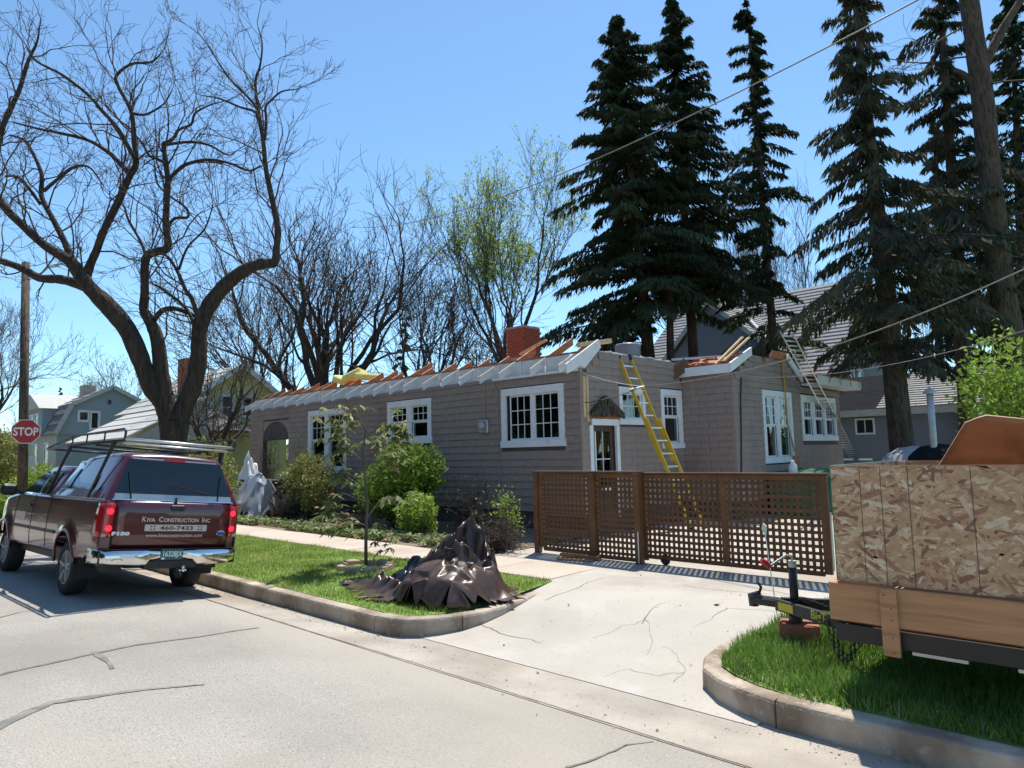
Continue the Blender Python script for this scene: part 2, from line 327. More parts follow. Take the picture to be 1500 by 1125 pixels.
# kerbs
curbL = [(-6.75, 4.71), (-6.52, 4.73), (-6.33, 4.79), (-6.18, 4.92), (-6.06, 5.10), (-5.95, 5.32), (-5.90, 5.60), (-5.91, 5.95), (-5.97, 6.30), (-6.07, 6.85), (-6.17, 7.35)]
curbR = [(-2.24, 4.97), (-2.50, 5.03), (-2.77, 5.15), (-3.0, 5.34), (-3.14, 5.62), (-3.21, 6.0), (-3.23, 6.6), (-3.22, 7.3)]
def sweep(path, w, side, top=.2):
    """kerb stone swept along path; side=+1 puts the width to the left of the walking direction"""
    sec = [(0, -.22), (0, top-.03), (.012, top-.008), (.03, top), (w-.02, top+.002), (w, top-.012), (w, -.22)]
    V = []; n = len(path)
    for i, p in enumerate(path):
        a = Vector(path[max(i-1, 0)]); b = Vector(path[min(i+1, n-1)]); d = (b-a).normalized(); nr = Vector((-d.y, d.x))*side
        for k, (o, z) in enumerate(sec): V.append((p[0]+nr.x*o, p[1]+nr.y*o, z))
    k = len(sec); Fc = [(i*k+j, i*k+j+1, (i+1)*k+j+1, (i+1)*k+j) for i in range(n-1) for j in range(k-1)]
    mb = MB(); mb.add(V, Fc+[tuple(range(k)), tuple(range((n-1)*k, n*k))]); return mb
def lerp_path(path, a, b):
    out = [path[a]]; out += path[a+1:b]; out.append(path[b]); return out
cl = thing('kerb', None, None); cl['kind'] = 'structure'
rk = random.Random(5)
x = -6.75-.004; 
while x > -60:
    L = rk.choice([2.3, 2.45, 2.6]) if x > -30 else 8
    j = rk.uniform(-.006, .006)
    n_ = 7; pp = [(x-L+.012+(L-.012)*i/n_, 4.71+j+rk.uniform(-.006, .006)) for i in range(n_+1)]
    sweep(pp, .17, 1, .2+rk.uniform(-.006, .004)).build('kerb_stone', M['curb'], cl); x -= L
for a, b in ((0, 5), (5, 10)):
    pth = [(p[0]+(.006 if i == a and a else 0), p[1]+(.012 if i == a and a else 0)) for i, p in enumerate(curbL)][a:b+1]
    sweep(pth, .17, 1, .2).build('kerb_stone', M['curb'], cl)
cr_ = thing('kerb', None, None); cr_['kind'] = 'structure'
for xa, xb in ((-2.225, .1), (.11, 2.6), (2.61, 6), (6.01, 20)):
    sweep([(xa+(xb-xa)*i/5, 4.97+rk.uniform(-.004, .004)) for i in range(6)], .18, 1, .2).build('kerb_stone', M['curb'], cr_)
for a, b in ((0, 4), (4, 7)):
    pth = [Vector((*p, 0)) for p in curbR][a:b+1]
    if a: pth[0] = pth[0]+(pth[1]-pth[0]).normalized()*.012
    sweep([(p.x, p.y) for p in pth], .17, -1, .2).build('kerb_stone', M['curb'], cr_)
# lawns
def poly_sheet(name, poly, zf, m, **kw):
    bm = bmesh.new(); vs_ = [bm.verts.new((x, y, zf(y))) for x, y in poly]; f = bm.faces.new(vs_)
    bmesh.ops.triangulate(bm, faces=[f]); me = bpy.data.meshes.new(name); bm.to_mesh(me); bm.free(); me.materials.append(m)
    return link(name, me, **kw)
def off(path, o):
    out = []
    for i, p in enumerate(path):
        a = Vector(path[max(i-1, 0)]); b = Vector(path[min(i+1, len(path)-1)]); d = (b-a).normalized(); out.append((p[0]-d.y*o, p[1]+d.x*o))
    return out
lawnL = [(-60, 7.34), (-60, 4.86)]+off(curbL, .16)+[(-6.36, 7.34)]
lawnR = [(20, 5.13)]+off(curbR, -.16)+[(-3.06, 7.4), (-2.7, 9.1), (20, 9.1)]
poly_sheet('lawn_strip', lawnL, lambda y: lawn_z(y), M['lawn'], kind='structure')
poly_sheet('lawn', lawnR, lambda y: lawn_z(y), M['lawn'], kind='structure')
# pavement slabs
sw = thing('sidewalk', None, None); sw['kind'] = 'structure'
slab = {}
x = -6.42; rs = random.Random(2)
while x > -48:
    L = 1.25
    mb = MB().mm((x-L+.012, 7.345, .02), (x, 8.44, .252+rs.uniform(-.006, .006)))
    mb.build('slab', M['walk'], sw, bevel=.008); x -= L
# crack sealer and cracks
def strip(paths, m, zf, name, dz, wob=.01, seed=1):
    r = random.Random(seed); mb = MB()
    for path, w0, w1 in paths:
        P = []
        for i in range(len(path)-1):
            a = Vector(path[i][:2]); b = Vector(path[i+1][:2]); n = max(2, int((b-a).length/.07))
            P += [a+(b-a)*k/n for k in range(n)]
        P.append(Vector(path[-1][:2])); V = []; n = len(P); dr = 0
        for i, p in enumerate(P):
            d = (P[min(i+1, n-1)]-P[max(i-1, 0)]).normalized(); nr = Vector((-d.y, d.x)); w = w0+(w1-w0)*i/(n-1)
            dr = dr*.8+r.uniform(-wob, wob); wl_, wr = w*r.uniform(.7, 1.2), w*r.uniform(.7, 1.2)
            for q in (p+nr*(dr-wl_), p+nr*(dr+wr)): V.append((q.x, q.y, zf(q.y)+dz))
        mb.add(V, [(2*i, 2*i+1, 2*i+3, 2*i+2) for i in range(n-1)])
    return mb.build(name, m, kind='structure')
S = lambda *pts: [hit(x, y, street_z) for x, y in pts]
Dv = lambda *pts: [hit(x, y, drive_z) for x, y in pts]
strip([(S((-60, 1000), (0, 988), (60, 975), (135, 958), (200, 945), (290, 933), (380, 920)), .032, .014), (S((136, 956), (158, 968), (167, 980)), .03, .02),
       (S((-60, 1090), (0, 1062), (40, 1044), (75, 1030), (150, 1019), (230, 1009), (300, 1003)), .07, .012),
       (S((0, 905), (30, 897), (62, 893)), .012, .008), (S((830, 1125), (870, 1112), (920, 1092), (960, 1088)), .012, .006)], M['tar'], street_z, 'crack_sealer', .005)
strip([([(-16, 4.08), (-12, 4.09), (-8, 4.11), (-5, 4.13), (-2.5, 4.12), (1, 4.1)], .005, .006)], M['crack'], street_z, 'gutter_seam', .009, .004)
strip([(Dv((700, 912), (715, 918), (735, 927), (760, 934), (776, 938), (792, 943)), .006, .003), (Dv((940, 914), (947, 906), (955, 899), (962, 891), (985, 880)), .005, .001),
       (Dv((870, 936), (898, 925), (914, 918), (932, 916), (947, 906)), .002, .002), (Dv((1015, 920), (1040, 908), (1055, 896), (1062, 891)), .001, .004), (Dv((1062, 891), (1090, 893), (1145, 896)), .003, .004),
       (Dv((948, 960), (952, 940), (955, 925), (947, 906)), .001, .002), (Dv((880, 992), (905, 982), (925, 979), (940, 985), (965, 990), (985, 984), (1002, 985)), .001, .003), (Dv((985, 1000), (1002, 985), (990, 960), (970, 948)), .002, .001),
       (Dv((800, 880), (830, 867), (850, 858), (885, 846), (950, 846)), .004, .003), (Dv((1000, 858), (1060, 866), (1140, 873), (1190, 878)), .004, .004)], M['crack'], drive_z, 'driveway_crack', .0075, .022, 3)
# grass blades
def inside(P, poly):
    x, y = P[:, 0], P[:, 1]; c = np.zeros(len(P), bool); n = len(poly); j = n-1
    for i in range(n):
        xi, yi = poly[i]; xj, yj = poly[j]
        c ^= ((yi > y) != (yj > y)) & (x < (xj-xi)*(y-yi)/(yj-yi+1e-12)+xi); j = i
    return c
def grass(name, poly, box, n, h0, h1, w, m, label, seed, dens=None, straw=0.0):
    g = np.random.default_rng(seed); P = np.stack([g.uniform(box[0], box[1], n), g.uniform(box[2], box[3], n)], 1)
    P = P[inside(P, poly)]
    if dens is not None: P = P[g.random(len(P)) < dens(P)]
    k = len(P); z = 0.2+(P[:, 1]-4.9)*.018
    hh = g.uniform(h0, h1, k)*(0.75+.5*np.sin(P[:, 0]*2.1+np.sin(P[:, 1]*3.3))**2); a = g.uniform(0, 6.283, k); t = g.normal(0, .35, (k, 2))
    base = np.stack([P[:, 0], P[:, 1], z-.005], 1); side = np.stack([np.cos(a), np.sin(a), 0*a], 1)*w*g.uniform(.6, 1.3, k)[:, None]
    tip = base+np.stack([t[:, 0]*hh, t[:, 1]*hh, hh], 1)
    V = np.stack([base-side, base+side, tip], 1).reshape(-1, 3); mi = (g.random(k) < straw).astype(int)
    return link(name, np_mesh(name, V, np.arange(k*3).reshape(-1, 3), [m, M['straw']], mi), label=label, cat='grass', kind='stuff')
TARPC = (-7.05, 6.0)
def densL(P):
    d = np.hypot(P[:, 0]+9.55, P[:, 1]-6.48); e = ((P[:, 0]-TARPC[0])/1.35)**2+((P[:, 1]-TARPC[1])/.8)**2
    f_ = np.clip(1.25+(P[:, 0]+6)/26, .3, 1)
    return np.where(d < .42, .12, np.where(e < .8, .0, 1.0))*f_*(0.75+.25*np.sin(P[:, 0]*3.1)*np.cos(P[:, 1]*4.7))
grass('grass', lawnL, (-26, -5.9, 4.86, 7.34), 120000, .03, .07, .005, M['blade'], 'short bright green grass of the strip between kerb and sidewalk', 3, densL, .05)
grass('grass', lawnR, (-3.3, 1.2, 5.12, 8.8), 62000, .06, .125, .0055, M['blade2'], 'longer dark green grass under the plywood sided trailer', 4, None, .06)
# grit, bits of bark and dead leaves washed against the kerb
def litter(name, n, fx, seed, sz, label, m):
    g = np.random.default_rng(seed); X, Y = fx(g, n); Z = np.array([max(street_z(y)+.007 if y < 4.9 else drive_z(y)+.006, .0) for y in Y])
    a = g.uniform(0, 6.28, n); s = sz*g.gamma(2, .5, n); U = np.stack([np.cos(a)*s, np.sin(a)*s, g.normal(0, .2, n)*s], 1); W = np.stack([-np.sin(a)*s*.5, np.cos(a)*s*.5, g.normal(0, .2, n)*s], 1)
    V, Fc = leaf_arrays(np.stack([X, Y, Z+.2*s], 1), U, W); return link(name, np_mesh(name, V, Fc, m), label=label, cat='litter', kind='stuff')
litter('gutter_litter', 800, lambda g, n: (g.uniform(-13, -5.6, n), 4.69-np.abs(g.normal(0, .13, n))), 1, .007, 'grit and dead leaf bits along the kerb gutter', M['crack'])
litter('gutter_litter', 260, lambda g, n: (g.uniform(-5.9, -2.4, n), 4.4+g.normal(0, .28, n)), 2, .006, 'bits of dirt across the foot of the driveway', M['crack'])
litter('driveway_litter', 70, lambda g, n: (g.uniform(-6, -3.2, n), g.uniform(5, 9, n)), 3, .010, 'scattered dead leaf bits on the pale driveway', M['plyface'])
litter('gutter_litter', 320, lambda g, n: (g.uniform(-2.6, .3, n), 4.92-np.abs(g.normal(0, .12, n))), 4, .006, 'grit along the kerb below the trailer', M['crack'])
# ================================================================ the house under renovation
GZ = .22
XC, YW, WY, WX, XL, YE = -9.0, 11.5, 15.65, -7.62, -24.1, 22.9
house = thing('house', 'long taupe shingled one-storey house with its roof torn off down to white rafter tails', 'house', ((XC+XL)/2, 14, GZ))
def frame(plane, c):
    """returns f(u,z,out): plane 'Y': wall facing -Y at y=c ; 'X': wall facing +X at x=c"""
    return (lambda u, z, o: (u, c-o, z)) if plane == 'Y' else (lambda u, z, o: (c+o, u, z))
def fbox(mb, f, u0, u1, z0, z1, o0, o1, mi=0):
    a = f(u0, z0, o0); b = f(u1, z1, o1); return mb.mm([min(a[i], b[i]) for i in range(3)], [max(a[i], b[i]) for i in range(3)], mi)
def cut(u0, u1, z0, z1, holes):
    """rectangles of a wall minus its openings"""
    us = sorted({u0, u1, *[h[0] for h in holes], *[h[1] for h in holes]}); out = []
    us = [u for u in us if u0 <= u <= u1]
    for a, b in zip(us, us[1:]):
        hs = sorted([(h[2], h[3]) for h in holes if h[0] < (a+b)/2 < h[1]]); z = z0
        for h in hs:
            if h[0] > z: out.append((a, b, z, min(h[0], z1)))
            z = max(z, h[1])
        if z < z1: out.append((a, b, z, z1))
    return out
SH = []   # all siding shingles: (plane key, u0,u1,z0,z1)
def shingles(key, u0, u1, z0, z1, holes, top=None, seed=0):
    r = random.Random(seed); z = z0; row = 0
    while z < z1-.03:
        zt = min(z+.165, z1); iv = [(u0, u1)]
        if top is not None:
            iv = top(zt, iv)
        for h in holes:
            if h[2] < zt-.01 and h[3] > z+.01:
                nv = []
                for a, b in iv:
                    if h[1] <= a or h[0] >= b: nv.append((a, b)); continue
                    if h[0] > a: nv.append((a, h[0]))
                    if h[1] < b: nv.append((h[1], b))
                iv = nv
        for a, b in iv:
            u = a-(.22 if row % 2 else 0.0)
            while u < b:
                w = .46+r.uniform(-.03, .03); p, q = max(a, u)+.004, min(b, u+w)-.004
                if q-p > .03: SH.append((key, p, q, z, zt+.012, r.uniform(-.002, .003)))
                u += w
        z = zt; row += 1
FR = {'long': frame('Y', YW), 'end': frame('X', XC), 'wleft': frame('Y', WY), 'wend': frame('X', WX)}
Z0 = .72   # top of foundation
# ---- openings (u0,u1,z0,z1) to the outside of the trim boards
W3 = (-11.34, -9.44, 2.12, 3.48); W2 = (-15.80, -13.90, 2.30, 3.48); W1 = (-20.06, -17.88, 1.51, 3.48); ARCH = (-23.15, -21.35, 1.1, 3.28)
DOOR = (11.72, 12.80, .55, 2.69); WS = (12.85, 13.90, 2.58, 3.44); WN = (14.60, 15.58, 2.02, 3.47)
FD = (17.22, 19.07, 1.58, 3.48); WT = (19.75, 22.48, 2.15, 3.46)
def inset(h, t): return (h[0]+t, h[1]-t, h[2]+t, h[3]-t)
def wallmesh(key, rects, t=.14):
    mb = MB()
    for a, b, c, d in rects: fbox(mb, FR[key], a, b, c, d, -t, 0)
    return mb.build('wall', M['sheath'], house)
wallmesh('long', cut(XL, XC-.145, Z0, 3.74, [inset(W3, .1), inset(W2, .1), inset(W1, .1)]+[(-23.15, -21.35, 1.1, 2.62)]))
# the shallow arch head of the porch opening
mb = MB(); f = FR['long']; ac = -22.25; aw = .9; zs_ = 2.62
pts = [(ac-aw, zs_)]+[(ac+aw*math.cos(t), zs_+.64*math.sin(t)) for t in np.linspace(math.pi, 0, 17)][1:-1]+[(ac+aw, zs_)]
for (ua, za), (ub, zb) in zip(pts, pts[1:]):
    mb.add([f(ua, za, 0), f(ub, zb, 0), f(ub, 3.28, 0), f(ua, 3.28, 0), f(ua, za, -.14), f(ub, zb, -.14), f(ub, 3.28, -.14), f(ua, 3.28, -.14)], [(0, 1, 2, 3), (7, 6, 5, 4), (0, 4, 5, 1)])
    mb.add([f(ua, za, .012), f(ub, zb, .012), f(ub, 3.285, .012), f(ua, 3.285, .012)], [(0, 1, 2, 3)], 1)
mb.build('arch_head', [M['sheath'], M['shingle']], house)
# end wall with sloped shoulder, wing walls
end_holes = [inset(DOOR, .08), inset(WS, .08), inset(WN, .08)]
wallmesh('end', cut(YW, WY-.15, Z0, 3.74, end_holes)+cut(12.15, WY-.15, 3.745, 4.17, []))
MB().prism([(XC-.14, YW, 3.745), (XC-.14, 12.145, 3.745), (XC-.14, 12.145, 4.17)], (.14, 0, 0)).build('wall', M['shingle'], house)
wallmesh('wleft', cut(XC-.1, WX-.145, Z0, 3.80, []))
wallmesh('wend', cut(WY, YE, Z0, 3.76, [inset(FD, .1), inset(WT, .1)]))
gab = [(WY, 3.765), (16.62, 4.34), (18.95, 4.34), (19.9, 3.765)]
MB().prism([(WX-.14, y, z) for y, z in gab], (.14, 0, 0)).build('wall', M['sheath'], house)
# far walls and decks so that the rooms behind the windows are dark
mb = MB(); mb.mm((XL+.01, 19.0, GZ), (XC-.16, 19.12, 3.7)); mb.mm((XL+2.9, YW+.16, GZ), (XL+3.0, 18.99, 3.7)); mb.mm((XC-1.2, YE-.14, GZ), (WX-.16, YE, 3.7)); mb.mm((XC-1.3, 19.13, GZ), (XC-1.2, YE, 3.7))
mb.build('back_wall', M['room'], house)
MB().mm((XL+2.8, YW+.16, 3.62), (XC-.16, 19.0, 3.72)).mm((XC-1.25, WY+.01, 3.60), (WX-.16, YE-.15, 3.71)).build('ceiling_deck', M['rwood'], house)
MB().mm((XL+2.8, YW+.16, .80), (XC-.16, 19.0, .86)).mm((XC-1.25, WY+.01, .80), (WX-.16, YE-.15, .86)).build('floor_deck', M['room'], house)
mb = MB(); mb.mm((XL, YW+.02, .05), (XC-.02, YW+.13, Z0)); mb.mm((XC-.13, YW+.135, .05), (XC-.02, WY-.03, Z0)); mb.mm((XC-.13, WY+.02, .05), (WX-.02, WY+.12, Z0)); mb.mm((WX-.13, WY+.125, .05), (WX-.02, YE, Z0))
mb.build('foundation', M['sheath'], house)
# porch end: posts of the left end and dark back wall
MB().mm((XL, YW+.15, GZ), (XL+.14, 11.95, 3.7)).mm((XL, 11.951, GZ), (XL+.14, 14.6, 1.1)).mm((XL, 11.951, 3.1), (XL+.14, 14.6, 3.7)).mm((XL, 14.601, GZ), (XL+.14, 19, 3.7)).build('wall', M['shingle'], house)
# ---- siding
shingles('long', XL, XC, Z0-.02, 3.74, [W3, W2, W1, (-23.15, -21.35, 1.1, 2.62), (-23.15, -21.35, 2.62, 3.28)], seed=1)
def endtop(z, iv): return iv if z < 3.8 else [(YW+(z-3.74)/.43*.62+.05, WY-.1)]
shingles('end', YW, WY-.02, Z0-.02, 4.17, [DOOR, WS, WN], endtop, seed=2)
shingles('wleft', XC+.02, WX, Z0-.02, 3.80, [], seed=3)
def wtop(z, iv):
    if z < 3.80: return iv
    k = (z-3.765)/.575; return [(WY+k*.97, 19.9-k*.95)]
shingles('wend', WY, YE, Z0-.02, 4.34, [FD, WT], wtop, seed=4)
def wedge(L=1.0):
    # unit shingle: u along x 0..1, z 0..1, out toward -y (local), butt thicker at bottom
    V = [(0, 0, 0), (1, 0, 0), (1, 0, 1), (0, 0, 1), (0, -.034, 0), (1, -.034, 0), (1, -.006, 1), (0, -.006, 1)]
    return V
unitY = MB().add(wedge(), [(0, 1, 2, 3), (4, 7, 6, 5), (0, 4, 5, 1), (1, 5, 6, 2), (2, 6, 7, 3), (3, 7, 4, 0)]).mesh('shingle', M['shingle'])
def sdist(s):
    p = FR[s[0]]((s[1]+s[2])/2, (s[3]+s[4])/2, 0); return math.hypot(p[0], p[1])
VIS = sorted([s for s in SH if s[3] > 1.5 or s[0] == 'long'], key=sdist); near = set(VIS[:300])
rest = MB()
for s in SH:
    key, a, b, z0, z1, dy = s; isY = key in ('long', 'wleft')
    rot = (dy*1.5, 0, 0 if isY else math.pi/2)
    loc = FR[key](a, z0, .002+max(dy, 0))
    if s in near:
        link('shingle', unitY, house, loc=loc, rot=rot, scale=(b-a, 1, z1-z0))
    else:
        mw = Matrix.Translation(loc) @ Matrix.Rotation(rot[2], 4, 'Z') @ Matrix.Rotation(rot[0], 4, 'X')
        rest.add([mw @ Vector((x*(b-a), y, z*(z1-z0))) for x, y, z in wedge()], [(0, 1, 2, 3), (4, 7, 6, 5), (0, 4, 5, 1), (1, 5, 6, 2), (2, 6, 7, 3), (3, 7, 4, 0)])
rest.build('far_shingles', M['shingle'], house, kind='stuff')
mb = MB(); fbox(mb, FR['long'], XC-.03, XC+.028, Z0, 3.74, -.05, .038); mb.build('corner_board', M['shingle'], house)
mb = MB(); fbox(mb, FR['wend'], WY-.028, WY+.03, Z0, 3.79, -.05, .038); mb.build('corner_board', M['shingle'], house)
# ---- windows
def window(key, h, lights, tw=.12, sill=True, curtain=None, meet=None, gap=.1, name='window'):
    """h outer trim rectangle; lights: list of (u0,u1,cols,rows_top,rows_bottom) fractions of the clear width; meet: fraction height of meeting rail"""
    f = FR[key]; u0, u1, z0, z1 = h; w = thing(name, None, None, f((u0+u1)/2, z0, 0)); w.parent = house; w.matrix_parent_inverse = Matrix.Translation(-house.location)
    iu0, iu1, iz0, iz1 = u0+tw, u1-tw, z0+tw*1.1, z1-tw*1.15
    for nm, a in (('trim_board', (u0, u1, iz1, z1)), ('trim_board', (u0, iu0, iz0, iz1-.001)), ('trim_board', (iu1, u1, iz0, iz1-.001)), ('sill', (u0-.03, u1+.03, z0, iz0-.001))):
        o1 = .062 if nm == 'sill' else .045
        mb = MB(); fbox(mb, f, *a, -.02, o1); mb.build(nm, M['trim'], w, bevel=.004)
    W = iu1-iu0
    for li, (a, b, cols, rt, rb) in enumerate(lights):
        a, b = iu0+a*W, iu0+b*W
        if li:
            mb = MB(); fbox(mb, f, prev+.001, a-.001, iz0, iz1-.001, -.02, .04); mb.build('mullion', M['trim'], w, bevel=.004)
        prev = b; zs2 = [iz0, iz0+meet*(iz1-iz0), iz1-.002] if meet else [iz0, iz1-.002]
        for k in range(len(zs2)-1):
            za, zb = zs2[k]+.001, zs2[k+1]-.001; s_ = .034; rows = (rb if k == 0 else rt) if meet else rt; o = -.035 if (k == 0 and meet) else -.012
            mb = MB()
            for r_ in ((a+.001, b-.001, zb-s_, zb), (a+.001, b-.001, za, za+s_*1.2), (a+.001, a+s_, za+s_*1.2, zb-s_), (b-s_, b-.001, za+s_*1.2, zb-s_)): fbox(mb, f, *r_, o-.03, o)
            sash = mb.build('sash', M['trim'], w)
            cc = cols if rows else 1; rr = max(rows, 1); gu = (b-a-2*s_)/cc; gz_ = (zb-za-2.2*s_)/rr
            for i in range(cc):
                for j in range(rr):
                    mb = MB(); fbox(mb, f, a+s_+gu*i+.001, a+s_+gu*(i+1)-.001, za+s_*1.2+gz_*j+.001, za+s_*1.2+gz_*(j+1)-.001, o-.017, o-.013); mb.build('pane', M['glass'], w)
            mb = MB()
            for i in range(1, cc): fbox(mb, f, a+s_+gu*i-.009, a+s_+gu*i+.009, za+s_*1.2, zb-s_, o-.024, o-.006)
            for j in range(1, rr): fbox(mb, f, a+s_+.001, b-s_-.001, za+s_*1.2+gz_*j-.009, za+s_*1.2+gz_*j+.009, o-.0225, o-.0075)
            if mb.v: mb.build('muntin', M['trim'], w)
    if curtain:
        for a, b, c, d in curtain:
            mb = MB(); n = 14; V = []
            for i in range(n+1):
                u = iu0+(a+(b-a)*i/n)*W; o = -.18-.02*math.sin(i*2.2)
                V += [f(u, iz0+c*(iz1-iz0), o), f(u, iz0+d*(iz1-iz0), o)]
            mb.add(V, [(2*i, 2*i+1, 2*i+3, 2*i+2) for i in range(n)]); mb.build('curtain', M['curtain'], w)
    return w
window('long', W3, [(.06, .48, 3, 3, 0), (.53, .985, 3, 3, 0)], .145, curtain=[(.5, .62, 0, 1), (.0, .05, 0, 1)])
window('long', W2, [(0, .44, 3, 2, 0), (.56, 1, 3, 2, 0)], .15, meet=.5, curtain=[(.0, .44, .5, 1), (.56, 1, .5, 1)])
window('long', W1, [(0, .44, 3, 2, 0), (.56, 1, 3, 2, 0)], .15, meet=.52, curtain=[(0, .42, 0, .5), (.58, .7, 0, .5)])
window('end', WS, [(0, 1, 3, 2, 0)], .12, curtain=[(.0, 1, 0, .95)])
window('end', WN, [(0, 1, 3, 2, 0)], .13, meet=.55, curtain=[(.1, .4, .5, 1)])
window('wend', FD, [(0, .45, 3, 3, 0), (.55, 1, 3, 3, 0)], .14, meet=.52, curtain=[(0, .2, .5, 1), (.3, .45, .55, 1), (.75, 1, .5, 1)])
window('wend', WT, [(0, .29, 3, 2, 0), (.355, .645, 3, 2, 0), (.71, 1, 3, 2, 0)], .14, meet=.5, curtain=[(0, .28, .5, 1)])
# ---- side door with little shingled hood
dr = thing('door', None, None, (XC, 12.26, .55)); dr.parent = house; dr.matrix_parent_inverse = Matrix.Translation(-house.location)
f = FR['end']
mb = MB(); fbox(mb, f, 11.72, 11.84, .55, 2.55, -.02, .05); mb.build('jamb_board', M['trim'], dr, bevel=.004)
mb = MB(); fbox(mb, f, 12.69, 12.80, .55, 2.55, -.02, .05); mb.build('jamb_board', M['trim'], dr, bevel=.004)
mb = MB(); fbox(mb, f, 11.79, 12.78, 2.551, 2.69, -.02, .06); mb.build('head_board', M['trim'], dr, bevel=.004)
mb = MB()
for r_ in ((11.845, 12.0, .6, 2.548), (12.56, 12.685, .6, 2.548), (12.001, 12.559, 2.42, 2.548), (12.001, 12.559, .6, 1.2)): fbox(mb, f, *r_, -.09, -.05)
mb.build('door_leaf', M['door'], dr)
for i in range(2):
    for j in range(2):
        mb = MB(); fbox(mb, f, 12.05+.255*i, 12.29+.255*i, 1.24+.59*j, 1.81+.59*j, -.075, -.07); mb.build('pane', M['glass'], dr)
mb = MB(); fbox(mb, f, 12.002, 12.05, 1.201, 2.419, -.085, -.055); fbox(mb, f, 12.29, 12.305, 1.201, 2.419, -.084, -.056); fbox(mb, f, 12.051, 12.558, 1.81, 1.83, -.083, -.057); mb.build('muntin', M['trim'], dr)
mb = MB(); fbox(mb, f, 12.1, 12.5, 1.22, 2.4, -.16, -.15); mb.build('curtain', M['curtain'], dr)
mb = MB(); fbox(mb, f, 12.18, 12.55, 1.14, 1.195, -.049, -.02); mb.build('letter_ledge', M['trim'], dr)
hd = MB().prism([(XC+.03, 11.68, 2.80), (XC+.03, 12.26, 3.20), (XC+.03, 12.93, 2.82), (XC+.03, 12.80, 2.74), (XC+.03, 11.80, 2.74)], (.10, 0, 0)).build('door_hood', M['cedar2'], house)
rr_ = random.Random(8)
mb = MB()
for i in range(90):   # ragged wood shakes and moss of the hood
    u = rr_.uniform(11.70, 12.82); zt = 2.76+.36*(1-abs(u-12.26)/.58); z = rr_.uniform(2.76, max(2.77, zt))
    mb.box((XC+.14+rr_.uniform(0, .03), u, z), (.012, rr_.uniform(.04, .09), rr_.uniform(.07, .13)), Matrix.Rotation((.6 if u > 12.26 else -.6)*rr_.uniform(.3, 1.2), 3, 'X'))
mb.build('shake', mat('mossy_shake', (.06, .05, .035), .95, .4, 8), hd, kind='stuff')
mb = MB(); fbox(mb, f, 11.72, 12.84, 2.692, 2.80, .02, .05); mb.build('hood_beam', M['rwood'], hd)
# exposed pale studs of the stripped corner
for u0, u1, z0, z1 in ((11.52, 11.60, 2.72, 3.58), (11.63, 11.70, 2.62, 3.60)):
    mb = MB(); fbox(mb, f, u0, u1, z0, z1, .03, .06); mb.build('furring_strip', M['lumber'], house)
# ---- rafters, blocking, frieze
def raft(y0, y1, drop=.155, tail=True):
    sl = .56; y_ = [y0, y1]; P = []
    zt = lambda y: 3.80+(y-11.0)*sl
    return [(0, y0, zt(y0)), (0, y1, zt(y1)), (0, y1+.02, zt(y1)-drop*1.05), (0, y0, zt(y0)-drop*1.12)]
tail_m = MB().prism(raft(11.0, 11.62), (.042, 0, 0)).mesh('rafter_tail', M['rwhite'], bevel=.003)
rw = random.Random(12); xs = []
x = -9.31
while x > -24.3: xs.append(x); x -= .718
wood_ms = [MB().prism(raft(11.622, e), (.042, 0, 0)).mesh('rafter_end', M['rwood']) for e in (12.0, 12.12, 12.25, 12.38, 12.48)]
for i, x in enumerate(xs):
    dx = rw.uniform(-.02, .02); o = link('rafter', tail_m, house, loc=(x+dx, rw.uniform(-.02, .02), rw.uniform(-.012, .012)), rot=(0, 0, rw.uniform(-.015, .015)))
    e = link('rafter_end', rw.choice(wood_ms), o, local=True)
    # pale strip laid along the top edge
    mb = MB(); yy = 11.0; mb.add([(.0, 11.0, 3.803), (.042, 11.0, 3.803), (.042, 12.0, 4.363), (.0, 12.0, 4.363)], [(0, 1, 2, 3)]); mb.build('rafter_edge', M['lumber'], o, local=True)
    x1 = xs[i-1] if i else XC-.02
    if x > -23.8: MB().prism([(0, 11.53, 3.76), (0, 11.56, 3.76), (0, 11.56, 4.10), (0, 11.53, 4.09)], (x1-x-.05, 0, 0)).build('blocking', M['rwhite'], house, loc=(x+.048, 0, 0))
    if x > -23.8: MB().mm((x+.05, 11.51, 4.102), (x1-.004, 11.60, 4.13)).build('plate', M['rwood'], house)
# wide white barge board closing the row at the corner
MB().prism([(XC+.01, 10.98, 3.80), (XC+.01, 12.12, 4.43), (XC+.01, 12.20, 4.26), (XC+.01, 11.60, 3.76), (XC+.01, 11.45, 3.80), (XC+.01, 11.0, 3.60)], (.05, 0, 0)).build('barge_board', M['rwhite'], house)
MB().bar((XC-.22, 11.75, 4.30), (XC+.06, 12.55, 4.44), .12, .10).build('lookout', M['lumber'], house)
mb = MB(); fbox(mb, FR['long'], -11.6, XC-.02, 3.70, 3.757, .036, .06); mb.build('frieze', M['trim'], house)
mb = MB().tube([(-11.55, YW-.03, 3.72), (-11.52, YW-.04, 3.55), (-11.45, YW-.04, 3.45), (-11.44, YW-.04, 1.2)], .016, 6); mb.build('conduit', M['shingle'], house)
mb = MB().tube([(-11.90, YW-.04, 3.68), (-11.90, YW-.04, 2.8)], .022, 6); mb.build('conduit', M['shingle'], house)
mt = MB(); fbox(mt, FR['long'], -12.02, -11.72, 2.48, 2.80, .02, .13); mt = mt.build('electric_meter', M['metal'], house, bevel=.015)
MB().lathe([(.085, 0), (.085, -.07), (.06, -.10), (.0, -.10)], (-11.88, YW-.13, 2.66), 'y', 16).build('meter_dial', M['clear'], mt, smooth=True)
